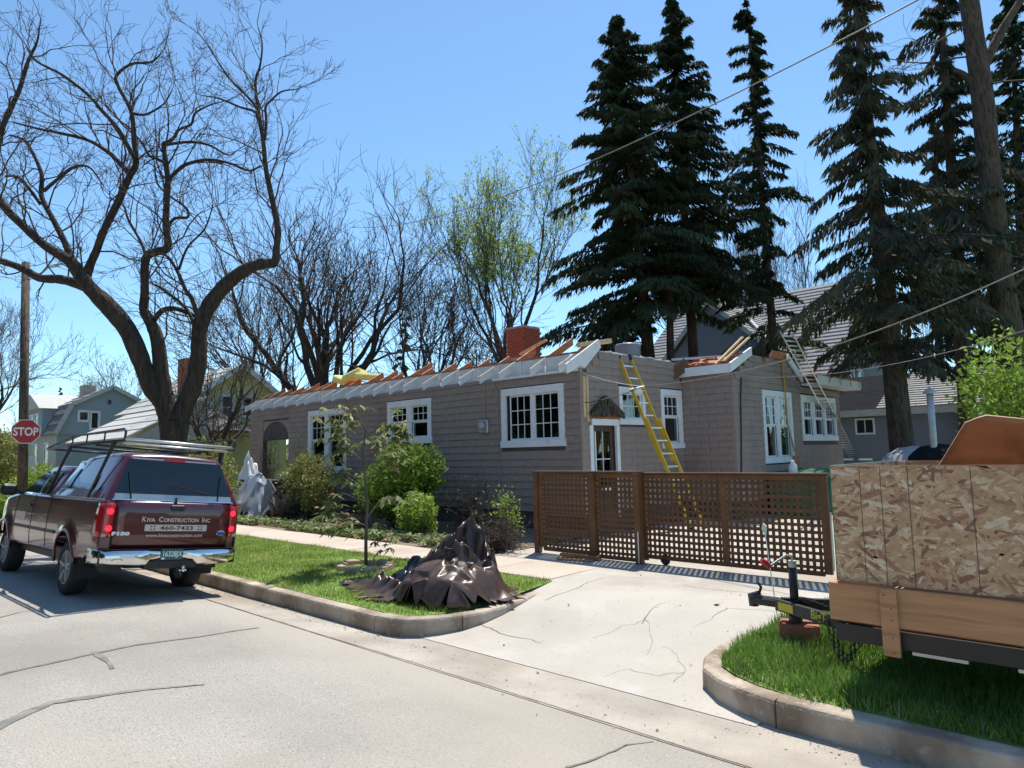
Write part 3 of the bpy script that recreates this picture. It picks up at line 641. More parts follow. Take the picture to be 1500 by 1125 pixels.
# ---- wing fascia
MB().mm((XC+.03, WY-.18, 3.80), (WX+.02, WY-.14, 4.02)).build('fascia', M['trim'], house)
MB().prism([(WX+.03, WY-.19, 3.80), (WX+.03, 16.66, 4.32), (WX+.03, 16.66, 4.52), (WX+.03, WY-.19, 4.03)], (.05, 0, 0)).build('barge_board', M['trim'], house)
MB().prism([(WX+.03, 18.85, 4.40), (WX+.03, 19.9, 3.80), (WX+.03, 19.9, 3.99), (WX+.03, 18.95, 4.56)], (.05, 0, 0)).build('barge_board', M['trim'], house)
MB().mm((WX+.02, 19.85, 3.73), (WX+.52, YE+.5, 3.77)).build('soffit', M['trim'], house)
MB().mm((WX+.50, 19.80, 3.775), (WX+.54, YE+.5, 3.98)).build('fascia', M['trim'], house)
MB().mm((WX-.5, 19.9, 3.99), (WX+.56, YE+.5, 4.03)).build('roof_deck', M['rwood'], house)
for y in (20.6, 21.5, 22.4, 23.2):
    MB().mm((WX+.545, y, 3.79), (WX+.56, y+.03, 3.98)).build('gutter_bracket', M['metal'], house)
# torn roof edge over the wing
rr_ = random.Random(21); mb = MB()
for i in range(70):
    x = rr_.uniform(XC+.05, WX-.1); y = rr_.uniform(WY-.12, WY+.9)
    mb.box((x, y, 4.05+.28*(y-WY+.1)+rr_.uniform(0, .04)), (rr_.uniform(.08, .3), rr_.uniform(.05, .2), .012), Matrix.Rotation(rr_.uniform(-.6, .6), 3, 'Z') @ Matrix.Rotation(rr_.uniform(-.4, .6), 3, 'X'))
mb.build('torn_roofing', [M['rwood']], house, kind='stuff')
MB().mm((XC-.4, WY-.1, 4.025), (WX-.02, WY+1.2, 4.06)).build('roof_deck', M['rwood'], house)
for a, b in (((-8.0, 15.6, 4.05), (-7.62, 16.35, 4.75)), ((-7.86, 15.6, 4.05), (-7.45, 16.35, 4.72))):
    MB().bar(a, b, .09, .04).build('rafter', M['lumber'], house)
MB().bar((-9.05, 15.25, 3.85), (-8.75, 15.55, 4.15), .08, .3).build('broken_sheathing', M['cedar2'], house)
# wing ridge stub with chopped joists
mb = MB().mm((WX-.35, 18.0, 4.345), (WX+.10, 19.0, 4.38)); mb.build('ridge_plate', M['rwood'], house)
for i in range(5): MB().bar((WX-.02+.02*i, 18.05+.19*i, 4.38), (WX+.04, 18.10+.19*i, 4.56), .05, .12).build('cut_joist', M['rwood'], house)
MB().mm((WX-.02, 17.35, 4.2), (WX+.03, 17.55, 4.34)).build('patch', M['brick'], house)
# ragged white debris along the end wall top and long roof line
rr_ = random.Random(31); mb = MB()
for i in range(26):
    y = rr_.uniform(12.2, 15.4); mb.box((XC-.05+rr_.uniform(-.05, .05), y, 4.18+rr_.uniform(0, .02)), (rr_.uniform(.05, .12), rr_.uniform(.08, .3), .025), Matrix.Rotation(rr_.uniform(-.3, .3), 3, 'Z'))
mb.build('plaster_crumb', M['whitepl'], house, kind='stuff')
# brick chimney: courses of single bricks
ch = thing('chimney', None, None, (-13.5, 14.6, 3.7)); ch.parent = house; ch.matrix_parent_inverse = Matrix.Translation(-house.location)
MB().mm((-13.84, 14.28, 3.72), (-13.16, 14.94, 5.56)).build('core', M['mortar'], ch)
bk = MB().box((0, 0, 0), (.215, .05, .066)).mesh('brick', M['brick'])
for j in range(24):
    z = 3.78+.076*j
    for side in range(4):
        for i in range(3):
            o_ = (-.225+.228*i)+(.0 if j % 2 else .06)
            p = {0: (-13.5+o_, 14.27, z), 1: (-13.15, 14.61+o_, z), 2: (-13.5-o_, 14.95, z), 3: (-13.85, 14.61-o_, z)}[side]
            if j > 12 and side < 2: link('brick', bk, ch, loc=p, rot=(0, 0, (0, math.pi/2, math.pi, -math.pi/2)[side]))
MB().mm((-13.86, 14.26, 5.565), (-13.14, 14.96, 5.62)).build('cap', M['mortar'], ch)
# ================================================================ lattice fence and sliding gate
GY = 9.2
def lattice(parent, x0, x1, z0, z1, y, seed):
    r = random.Random(seed); p = .086
    nv = int(round((x1-x0)/p)); vm = MB().box((0, 0, 0), (.042, .008, z1-z0)).mesh('upright_slat', M['cedar']); vm2 = MB().box((0, 0, 0), (.042, .008, z1-z0)).mesh('upright_slat', M['cedar2'])
    for i in range(nv):
        link('slat', r.choice([vm, vm, vm2]), parent, loc=(x0+(i+.5)*(x1-x0)/nv, y+.005, (z0+z1)/2), rot=(0, r.uniform(-.002, .002), 0))
    nh = int(round((z1-z0)/p)); hm = MB().box((0, 0, 0), (x1-x0, .008, .042)).mesh('cross_slat', M['cedar']); hm2 = MB().box((0, 0, 0), (x1-x0, .008, .042)).mesh('cross_slat', M['cedar2'])
    for j in range(nh):
        link('slat', r.choice([hm, hm2]), parent, loc=((x0+x1)/2, y-.004, z0+(j+.5)*(z1-z0)/nh), rot=(0, r.uniform(-.0015, .0015), 0))
def bd(parent, a, b, nm, m=M['cedar']): return MB().mm(a, b).build(nm, m, parent, bevel=.004)
zg_ = drive_z(GY)
fe = thing('lattice_fence', 'fixed brown cedar lattice fence of two narrow panels beside the house corner', 'fence', (-7.25, GY, zg_))
bd(fe, (-8.30, GY-.05, zg_-.06), (-8.20, GY+.05, 1.64), 'post'); bd(fe, (-8.19, GY-.03, .36), (-8.11, GY+.03, 1.60), 'stile')
bd(fe, (-7.06, GY-.07, zg_-.06), (-6.95, GY+.05, 1.64), 'post'); bd(fe, (-6.17, GY-.09, zg_-.06), (-6.07, GY+.02, 1.645), 'post')
bd(fe, (-8.32, GY-.06, 1.642), (-6.05, GY+.07, 1.672), 'cap_rail', M['cedar2'])
bd(fe, (-8.11, GY-.022, 1.56), (-7.065, GY+.022, 1.638), 'rail'); bd(fe, (-6.995, GY-.022, 1.56), (-6.175, GY+.022, 1.638), 'rail')
bd(fe, (-8.11, GY-.022, .30), (-7.065, GY+.022, .37), 'rail'); bd(fe, (-6.995, GY-.022, .27), (-6.175, GY+.022, .33), 'rail')
lattice(fe, -8.11, -7.065, .37, 1.56, GY, 1); lattice(fe, -6.995, -6.175, .33, 1.56, GY, 2)
ga = thing('lattice_gate', 'wide brown cedar lattice sliding gate on wheels closing the driveway beside the trailer', 'gate', (-4.7, GY+.09, zg_))
G2 = GY+.09
bd(ga, (-6.14, G2-.025, .30), (-6.05, G2+.025, 1.62), 'stile'); bd(ga, (-3.40, G2-.025, .36), (-3.30, G2+.025, 1.62), 'stile'); bd(ga, (-4.80, G2-.02, .38), (-4.70, G2+.03, 1.56), 'stile')
bd(ga, (-6.16, G2-.05, 1.622), (-3.28, G2+.05, 1.65), 'cap_rail', M['cedar2']); bd(ga, (-6.05, G2-.022, 1.55), (-3.40, G2+.022, 1.62), 'rail'); bd(ga, (-6.05, G2-.022, .33), (-3.40, G2+.022, .39), 'rail')
lattice(ga, -6.05, -4.80, .39, 1.55, G2, 3); lattice(ga, -4.70, -3.40, .39, 1.55, G2, 4)
for x in (-5.75,):
    MB().lathe([(.0, -.02), (.075, -.02), (.085, 0), (.075, .02), (0, .02)], (x, G2, zg_+.085), 'y', 14).build('wheel', M['rubber'], ga); MB().mm((x-.02, G2-.035, zg_+.08), (x+.02, G2-.025, .36)).build('wheel_bracket', M['black'], ga)
MB().tube([(-3.27, G2-.04, .42), (-3.27, G2-.04, 1.15)], .012, 6).build('latch_rod', M['alu'], ga); MB().tube([(-6.10, GY-.1, .27), (-6.10, GY-.1, .75)], .010, 6).build('drop_rod', M['alu'], ga)
# loose boards below the fence
tag(MB().box((-7.15, 8.85, drive_z(8.85)+.022), (.62, .10, .025), Matrix.Rotation(.25, 3, 'Z')).build('board', M['fir']), 'short tan board lying flat under the lattice fence post', 'board')
tag(MB().box((-7.2, 9.05, drive_z(9.05)+.05), (.75, .12, .05), Matrix.Rotation(.06, 3, 'Z')).build('board', M['plyface']), 'dark red-brown board lying behind the lattice fence foot', 'board')

# ================================================================ ladders
def ladder(name, label, foot, top, side, w, rails, rungs, m, mr, fly=None, pads=True, group=None):
    a, b = Vector(foot), Vector(top); d = (b-a).normalized(); s = Vector(side).normalized()*w/2; L = (b-a).length; nrm = d.cross(s).normalized()
    t = thing(name, label, 'ladder', foot)
    def rail(p, q, o, ww, nm):
        for sg in (-1, 1):
            mb = MB(); c = nrm*o+s*sg*ww
            mb.bar(p+c+nrm*.03, q+c+nrm*.03, .012, .03, up=s); mb.bar(p+c-nrm*.03, q+c-nrm*.03, .012, .03, up=s); mb.bar(p+c, q+c, .075, .012, up=s.normalized()); mb.build(nm, m, t)
    rail(a, a+d*L*.62, 0, 1.0, 'base_rail'); rail(a+d*L*.38, b, .075, .88, 'fly_rail')
    for i in range(int(L*.62/.305)): p = a+d*(.2+i*.305); MB().bar(p-s, p+s, .032, .032).build('rung', mr, t)
    k0 = L*.38
    for i in range(int((L-k0)/.305)): p = a+d*(k0+.18+i*.305)+nrm*.075; MB().bar(p-s*.88, p+s*.88, .032, .032).build('rung', mr, t)
    for sg in (-1, 1):
        MB().box(a+s*sg+Vector((0, 0, .02)), (.09, .09, .05)).build('foot', M['rubber'], t)
        if pads: MB().tube([b+s*sg*.88+nrm*.075-d*.08, b+s*sg*.88+nrm*.075+d*.06], .045, 8).build('end_cap', M['black'], t)
    return t
fo = at(1046, 760, 12.6); fo.z = drive_z(fo.y)+.01
# yellow ladder leans on the top of the end wall
tp = Vector((XC+.03, 13.15, 4.12))
ladder('extension_ladder', 'yellow fibreglass extension ladder leaning on the taupe wall above the side door', (-7.55, 13.55, drive_z(13)+.02), tp+Vector((.04, 0, .05)), (.1, 1, 0), .46, 0, 0, M['yellow'], M['alu'])
def atX(x, y, X): d = at(x, y, 1.0)-Vector((0, 0, CAM_H)); return Vector((0, 0, CAM_H))+d*(X/d.x)
_c = atX(1190, 558, -6.98); _f0 = hit(1272, 712, lambda y: .27)
ladder('extension_ladder', 'bare aluminium extension ladder leaning on the white eave over the triple window', tuple(_f0), tuple(_c+(_c-_f0)*.24), (.35, 1, 0), .46, 0, 0, M['alu'], M['galv'], pads=False)

# ================================================================ trailer
TY0, TY1, TX0, TX1 = 5.50, 7.20, -1.925, 2.0
tr = thing('utility_trailer', 'black utility trailer with tall particle board sides parked on the grass', 'trailer', (0, 6.35, lawn_z(6.35)))
def osb(name, org, eu, ev, W, Hh, nrm, n, seed):
    """board with pressed wood strands; org lower corner, eu/ev unit dirs"""
    org = Vector(org); eu = Vector(eu); ev = Vector(ev); nrm = Vector(nrm)
    b = MB().prism([org, org+eu*W, org+eu*W+ev*Hh, org+ev*Hh], -nrm*.012).build(name, M['osb'], tr)
    g = np.random.default_rng(seed); u = g.uniform(-.02, W+.02, n); v = g.uniform(-.02, Hh+.02, n); th = g.normal(0, .65, n)
    L = g.gamma(5, .0115, n)+.012; w = g.uniform(.006, .021, n); sk = g.uniform(-.5, .5, n); mi = g.choice(len(OSBM), n, p=[.13, .18, .22, .15, .08, .06, .18])
    V = np.zeros((n, 4, 3)); dz = g.uniform(.0004, .0025, n); nj = g.uniform(.6, 1.2, (n, 4))
    for k, (a, c) in enumerate(((-1, -1), (1, -1), (1, 1), (-1, 1))):
        lu = a*L*nj[:, k]+c*w*sk; lv = c*w*nj[:, (k+1) % 4]
        uu = np.clip(u+lu*np.cos(th)-lv*np.sin(th), 0, W); vv = np.clip(v+lu*np.sin(th)+lv*np.cos(th), 0, Hh)
        V[:, k] = np.array(org)+np.outer(uu, eu)+np.outer(vv, ev)+np.outer(dz, nrm)
    link('strand', np_mesh('strand', V, np.arange(n*4).reshape(-1, 4), OSBM, mi), b, kind='stuff')
    return b
def osbside(u0, u1, key, seed):
    return osb('side_panel', (u0, TY0, .995), (1, 0, 0), (0, 0, 1), u1-u0, .85, (0, -1, 0), int(5200*(u1-u0)/1.2), seed)
sp_ = osbside(TX0, .40, 1, 1); osbside(.404, TX1, 1, 2)
for x in (-1.72, -1.58, -1.40, -1.02, -.63, -.22):   # printed nailing lines
    MB().mm((x-.002, TY0-.0042, .997), (x+.002, TY0-.0036, 1.84)).build('nail_line', M['sheath'], sp_)
osb('front_panel', (TX0+.016, TY0+.014, .995), (0, 1, 0), (0, 0, 1), TY1-TY0-.03, .85, (1, 0, 0), 2600, 3)
MB().mm((TX0, TY0+.014, .995), (TX0+.003, TY1-.016, 1.843)).build('front_face', M['green'], tr)
osb('side_panel', (TX0+.014, TY1-.016, .995), (1, 0, 0), (0, 0, 1), TX1-TX0-.014, .85, (0, -1, 0), 1800, 4)
MB().mm((TX0-.005, TY0-.005, .995), (TX0-.0005, TY0+.013, 1.849)).build('edge_paint', M['green'], tr)
MB().mm((TX0-.005, TY0-.003, 1.8455), (TX1, TY0+.0135, 1.8495)).build('edge_paint', M['fir'], tr)
MB().mm((TX0-.005, TY0+.015, 1.8455), (TX0+.016, TY1, 1.8495)).build('edge_paint', mat('teal_edge', (.10, .30, .26), .6), tr)
MB().mm((TX0+.45, TY1-.05, 1.55), (TX1, TY1-.02, 1.86)).build('top_board', M['fir'], tr); MB().mm((TX0+.03, TY1-.06, 1.2), (TX0+.09, TY1-.022, 1.84)).build('corner_post', M['lumber'], tr)
MB().mm((TX0-.055, TY0-.05, .715), (TX1, TY0-.012, .985)).build('lumber_rail', M['fir'], tr, bevel=.004)
MB().mm((TX0-.055, TY0-.01, .715), (TX0-.012, TY1+.05, .985)).build('lumber_rail', M['fir'], tr, bevel=.004)
MB().mm((TX0-.05, TY1+.012, .715), (TX1, TY1+.05, .985)).build('lumber_rail', M['fir'], tr)
st_ = MB().mm((-1.62, TY0-.085, .52), (-1.51, TY0-.051, .983)).build('stake', M['fir'], tr, bevel=.003)
for z in (.55, .65, .77, .85, .94): MB().tube([(-1.59+.04*(int(z*100) % 2), TY0-.0875, z), (-1.59+.04*(int(z*100) % 2), TY0-.084, z)], .005, 6).build('screw', M['black'], st_)
MB().mm((TX0, TY0+.02, .69), (TX1, TY1-.02, .72)).build('deck', M['plyface'], tr)
for y in (TY0-.02, TY1-.06): MB().mm((TX0-.03, y, .565), (TX1, y+.08, .685)).build('frame_rail', M['black'], tr)
for x in (TX0, -1.2, -.4, .4, 1.2): MB().mm((x, TY0+.065, .585), (x+.06, TY1-.065, .665)).build('cross_member', M['black'], tr)
for x0, x1 in ((-1.45, -1.12), (-.85, -.4)): MB().mm((x0, TY0-.028, .54), (x1, TY0+.03, .562)).build('steel_bracket', M['metal'], tr)
# A-frame tongue, coupler, jack
CP = Vector((-2.80, 6.40, .57))
for sgn in (-1, 1):
    a = CP+Vector((.02, .04*sgn, -.01)); b = Vector((TX0+.25, 6.38+.60*sgn, .56))
    be = MB().bar(a, b, .05, .10).build('tongue_beam', M['black'], tr, bevel=.004)
    if sgn < 0:
        d = (b-a).normalized(); nr = Vector((d.y, -d.x, 0)); nr = nr if nr.y < 0 else -nr
        pc = a+d*.55+nr*.0265+Vector((0, 0, 0)); tm = text_mesh('BigT', .10, M['ylw'], .0006, .002)
        o = link('lettering', tm, be); o.matrix_basis = Matrix.Translation(pc) @ Matrix(((d.x, 0, nr.x, 0), (d.y, 0, nr.y, 0), (d.z, 1, nr.z, 0), (0, 0, 0, 1))) @ Matrix.Rotation(0, 4, 'X')
        MB().bar(a+d*.05+nr*.027, a+d*.24+nr*.027, .003, .07).build('decal', M['ylw'], be)
MB().box(CP+Vector((-.10, 0, .0)), (.26, .11, .08)).build('coupler', M['black'], tr, bevel=.02)
MB().tube([CP+Vector((-.22, 0, -.06)), CP+Vector((-.22, 0, .02)), CP+Vector((-.16, 0, .05))], [.045, .06, .04], 10).build('coupler_socket', M['black'], tr)
MB().tube([CP+Vector((-.17, 0, .04)), CP+Vector((-.14, 0, .12)), CP+Vector((-.17, 0, .16))], .014, 6).build('coupler_latch', M['black'], tr)
JP = Vector((-2.64, 6.42, .02)); 
MB().tube([JP+Vector((0, 0, .40)), JP+Vector((0, 0, .88))], .038, 12).build('jack_tube', M['black'], tr, smooth=True)
MB().tube([JP+Vector((0, 0, .88)), JP+Vector((0, 0, .94))], .036, 12).build('jack_cap', M['galv'], tr)
MB().tube([JP+Vector((0, 0, .94)), JP+Vector((0, 0, .985)), JP+Vector((-.03, -.05, .99)), JP+Vector((-.13, -.20, .90))], .011, 6).build('crank_arm', M['galv'], tr)
MB().tube([JP+Vector((-.13, -.20, .90)), JP+Vector((-.15, -.24, .94)), JP+Vector((-.17, -.27, .96))], [.024, .028, .022], 8).build('crank_grip', M['red'], tr)
MB().box(JP+Vector((0, 0, .50)), (.16, .18, .02)).build('jack_plate', M['black'], tr); MB().tube([JP+Vector((0, 0, .39)), JP+Vector((0, 0, .45))], .06, 10).build('jack_foot', M['black'], tr)
rr_ = random.Random(3)
for k in range(3):
    P = []; p0_ = CP+Vector((.15, -.05+.05*k, .03)); p1_ = Vector((TX0-.05, 6.25+.15*k, .67))
    for i in range(14):
        t = i/13; p = p0_.lerp(p1_, t); P.append(p+Vector((rr_.uniform(-.02, .02), rr_.uniform(-.02, .02), .03*math.sin(t*9+k)+rr_.uniform(-.015, .015))))
    MB().tube(P, .008, 5).build('wiring_cable', M['black'], tr)
lk = MB().tube([(0.018*math.cos(t), 0, .028*math.sin(t)) for t in np.linspace(0, 2*math.pi, 9)], .0055, 5, cap=False).mesh('chain_link', M['black'])
for c in range(2):
    for i in range(16):
        t = i/15; x = -2.22+.26*t; z = .54-.27*math.sin(math.pi*t); link('chain_link', lk, tr, loc=(x, 6.02+.10*c-.02*i*.2, z), rot=(0, rr_.uniform(-.4, .4), (i % 2)*1.57))
# wheels far along the bed
for y in (TY0-.13, TY1+.13):
    w = MB().lathe([(.0, -.09), (.2, -.09), (.30, -.08), (.33, -.05), (.33, .05), (.30, .08), (.2, .09), (0, .09)], (.9, y, lawn_z(y)+.33), 'y', 24).build('tyre', M['rubber'], tr, smooth=True)
    MB().lathe([(0, -.095), (.18, -.095), (.19, 0), (.18, .095), (0, .095)], (.9, y, lawn_z(y)+.33), 'y', 18).build('rim', M['white'], w)
MB().mm((.88, TY0, .5), (.92, TY1, .54)).build('axle', M['black'], tr)
tag(MB().box((-2.62, 6.45, lawn_z(6.45)+.085), (.34, .26, .19), Matrix.Rotation(.35, 3, 'Z')).build('support_block', M['redbrick'], bevel=.01), 'reddish masonry block under the foot of the trailer jack', 'block')
# warped plywood sheet standing in the trailer
c00, c01, c11, c10 = at(1372, 688, 5.6), at(1422, 606, 5.25), at(1720, 650, 4.75), at(1720, 760, 5.0)
V = []; nu, nv = 24, 12
for i in range(nu+1):
    for j in range(nv+1):
        u, v = i/nu, j/nv
        vv = v*(1-.16*max(0, 1-u*14)*v)          # clipped, splintered corner
        p = c00.lerp(c10, u).lerp(c01.lerp(c11, u), vv); bow = .05*math.sin(math.pi*u)*(.4+v)+.012*math.sin(9*u+4*v)
        V.append(p+Vector((.3, -.6, .35))*bow*.6)
Fc = [(i*(nv+1)+j, (i+1)*(nv+1)+j, (i+1)*(nv+1)+j+1, i*(nv+1)+j+1) for i in range(nu) for j in range(nv)]
o = link('plywood_sheet', np_mesh('plywood_sheet', V, Fc, [M['plyface'], M['fir']], smooth=True), label='warped red-brown plywood sheet sticking up out of the trailer', cat='plywood')
md = o.modifiers.new('thickness', 'SOLIDIFY'); md.thickness = .018; md.material_offset_rim = 1
for k, (a, b) in enumerate((((-1.50, 6.3, 1.50), (-1.30, 7.0, 1.80)), ((-1.3, 6.6, 1.62), (.9, 7.0, 1.72)))):
    tag(MB().bar(a, b, .14, .03).build('scrap_board', M['fir']), ('pale scrap board lying across the front of the trailer load', 'long scrap board under the warped plywood sheet')[k], 'board')
# thin driveway marker
ms = thing('marker_stake', 'thin white driveway marker stake with a loop at its tip', 'stake', (-3.13, 7.17, lawn_z(7.17)))
MB().tube([(-3.13, 7.17, .18), (-3.18, 7.17, .7), (-3.225, 7.17, 1.19)], .006, 6).build('rod', M['white'], ms)
MB().tube([(-3.225, 7.17, 1.10), (-3.24, 7.17, 1.15), (-3.225, 7.17, 1.195), (-3.205, 7.17, 1.17), (-3.215, 7.17, 1.08)], .012, 6).build('loop', M['white'], ms)
# ================================================================ pickup truck (local: x forward, y left, z up)
TS = .95; TYAW, TROLL = .0294, .0985
ax = Vector((-math.cos(TYAW), -math.sin(TYAW), 0)); ay = Vector((math.sin(TYAW), -math.cos(TYAW), math.tan(TROLL))).normalized(); az = ax.cross(ay)
tk = thing('pickup_truck', 'maroon pickup truck with camper shell and black ladder rack parked at the kerb', 'pickup truck')
tk.matrix_basis = Matrix(((ax.x, ay.x, az.x, -10.08), (ax.y, ay.y, az.y, 3.647), (ax.z, ay.z, az.z, .098), (0, 0, 0, 1))) @ Matrix.Scale(TS, 4)
def P_(mb, nm, m, parent=None, smooth=False, bevel=0, **kw): return mb.build(nm, m, parent or tk, smooth=smooth, bevel=bevel, local=True, **kw)
RA, FA, AR = 1.40, 4.95, .46     # axles, arch radius
def bulge(z):
    return .985-.10*max(0, .80-z)**1.2*1.6-.16*max(0, z-1.05)**1.6
def ztop(x): 
    if x < 4.15: return 1.40
    t = min(1, (x-4.15)/1.55); return 1.40-.20*t*t-.02*t
def zbot(x): return .56 if x > .6 else .60
body = MB()
xs_ = np.linspace(.07, 5.72, 114); nz = 20
for sgn in (1, -1):
    idx = {}; V = []
    for i, x in enumerate(xs_):
        for j in range(nz+1):
            z = zbot(x)+(ztop(x)-zbot(x))*j/nz; xx, zz = x, z
            for c in (RA, FA):
                d = math.hypot(xx-c, zz-.46)
                if d < AR and d > AR-.075: k = AR/d; xx, zz = c+(xx-c)*k, .46+(zz-.46)*k
            y = bulge(zz)
            y -= .55*max(0, xx-5.0)**2*.35 + (.10*max(0, .35-xx)**2*3)
            for c in (RA, FA):                                   # flared arches
                d = math.hypot(xx-c, zz-.46); y += .035*math.exp(-((d-AR)/.09)**2)*(1 if zz > .3 else 0)
            V.append((xx, y*sgn, zz)); idx[i, j] = len(V)-1
    Fc = []
    for i in range(len(xs_)-1):
        for j in range(nz):
            cx = (xs_[i]+xs_[i+1])/2; cz = zbot(cx)+(ztop(cx)-zbot(cx))*(j+.5)/nz
            if any(math.hypot(cx-c, cz-.46) < AR-.03 for c in (RA, FA)): continue
            Fc.append((idx[i, j], idx[i+1, j], idx[i+1, j+1], idx[i, j+1]))
    body.add(V, Fc)
# hood, cowl, nose and bed floor
nx = 16
hv = []
for i in range(nx+1):
    x = 4.15+(5.70-4.15)*i/nx
    for k in range(9):
        y = -1+k/4; yy = y*(bulge(ztop(x))-.55*max(0, x-5)**2*.35); hv.append((x, yy, ztop(x)+.05*(1-y*y)))
body.add(hv, [(i*9+k, i*9+k+1, (i+1)*9+k+1, (i+1)*9+k) for i in range(nx) for k in range(8)])
body.mm((5.62, -.86, .62), (5.72, .86, 1.16)); body.mm((.12, -.86, .70), (4.2, .86, .76))
me = body.mesh('body', M['paint'], smooth=True)
bo = link('body', me, tk, local=True); md = bo.modifiers.new('t', 'SOLIDIFY'); md.thickness = .012; md.offset = -1
P_(MB().mm((.30, -.80, .42), (5.4, -.55, .62)).mm((.30, .55, .42), (5.4, .80, .62)).mm((.30, -.5, .45), (5.4, .5, .69)), 'underbody', M['black'])
# dark wheel wells
for c in (RA, FA):
    for s in (1, -1): P_(MB().mm((c-.5, s*.55, .5), (c+.5, s*.60, 1.0)), 'wheel_well', M['black'])
# arch lips
for c in (RA, FA):
    for s in (1, -1):
        P_(MB().tube([(c+(AR+.005)*math.cos(t), s*(bulge(.46+AR*math.sin(t))+.03), .46+(AR+.005)*math.sin(t)) for t in np.linspace(-.05 if c == RA else .12, math.pi+.0, 17)], .022, 6), 'arch_lip', M['paint'], smooth=True)
# cab greenhouse
def shell(prof, m, nm, parent=None, ny=10, crown=.05):
    """prof: list of (x, zroof, half width at roof)"""
    pass
def loft(rings, close=True):
    n = len(rings[0]); mb = MB(); V = [p for r in rings for p in r]; Fc = []
    for i in range(len(rings)-1):
        for k in range(n-1): Fc.append((i*n+k, i*n+k+1, (i+1)*n+k+1, (i+1)*n+k))
    if close: Fc += [tuple(range(n)), tuple(range((len(rings)-1)*n, len(rings)*n))]
    return mb.add(V, Fc)
def arc_section(x, z0, z1, w0, w1, r, lean=0):
    """cross-section from left sill over the roof to right sill; rounded shoulders"""
    pts = [(w0, z0), (w0*.4+w1*.6+.01, z0+(z1-z0)*.55), (w1+.02, z1-r)]
    for t in (.3, .6, .9): pts.append((w1+.02-r*(1-math.cos(t*1.57)), z1-r+r*math.sin(t*1.57)))
    pts.append((w1*.5, z1+.015)); pts.append((0, z1+.025))
    full = pts+[(-a, b) for a, b in reversed(pts[:-1])]
    return [(x+lean*(b-z0), a, b) for a, b in full]
cab = loft([arc_section(2.50, 1.38, 1.84, .93, .70, .07), arc_section(2.58, 1.39, 1.88, .935, .71, .08), arc_section(3.1, 1.39, 1.90, .935, .71, .08), arc_section(3.62, 1.385, 1.88, .935, .71, .08, .0),
            arc_section(3.78, 1.385, 1.84, .935, .70, .07, .0), arc_section(4.50, 1.385, 1.44, .90, .80, .03, 0)])
P_(cab, 'cab_roof', M['paint'], smooth=True)
def sidewin(poly, nm, s, m=M['tint'], lift=.012):
    """poly (x,z) on the sloping side of cab"""
    V = []
    for x, z in poly:
        t = (z-1.385)/(1.88-1.385); y = .93-.205*t+lift; V.append((x, s*y, z))
    return P_(MB().prism(V, (0, -.006*s, -.002)), nm, m)
for s in (1, -1):
    sidewin([(3.42, 1.43), (4.30, 1.43), (4.18, 1.50), (3.80, 1.78), (3.46, 1.80)], 'door_window', s); sidewin([(2.72, 1.43), (3.32, 1.43), (3.35, 1.80), (2.80, 1.80)], 'cab_window', s)
P_(MB().add([(3.84, -.62, 1.84), (3.84, .62, 1.84), (4.48, .74, 1.47), (4.48, -.74, 1.47)], [(0, 1, 2, 3)]), 'windshield', M['tint'])
# seams, moulding, handles on the sides
for s in (1, -1):
    for x, z0, z1 in ((2.47, .60, 1.40), (3.38, .60, 1.40), (4.42, .60, 1.38)):
        P_(MB().tube([(x, s*(bulge(z)+.001), z) for z in np.linspace(z0, z1, 9)], .006, 4), 'seam', M['black'])
    mo = MB(); 
    for xa, xb in ((2.0, 2.45), (2.49, 3.36), (3.40, 4.40)): mo.bar((xa, s*(bulge(.86)+.008), .86), (xb, s*(bulge(.86)+.008), .86), .018, .045)
    P_(mo, 'side_moulding', M['black'])
    P_(MB().bar((3.48, s*(bulge(1.22)+.012), 1.22), (3.66, s*(bulge(1.22)+.012), 1.22), .025, .05), 'door_handle', M['black'], bevel=.008)
    P_(MB().mm((3.75, s*bulge(1.03)-.002, .95), (4.33, s*(bulge(1.03)+.006), 1.10)), 'door_sign', M['letter'])
    mi_ = MB().box((4.36, s*1.15, 1.46), (.10, .24, .20)); mi_ = P_(mi_, 'door_mirror', M['black'], bevel=.04); P_(MB().bar((4.36, s*.93, 1.40), (4.36, s*1.06, 1.44), .05, .06), 'mirror_arm', M['black'])
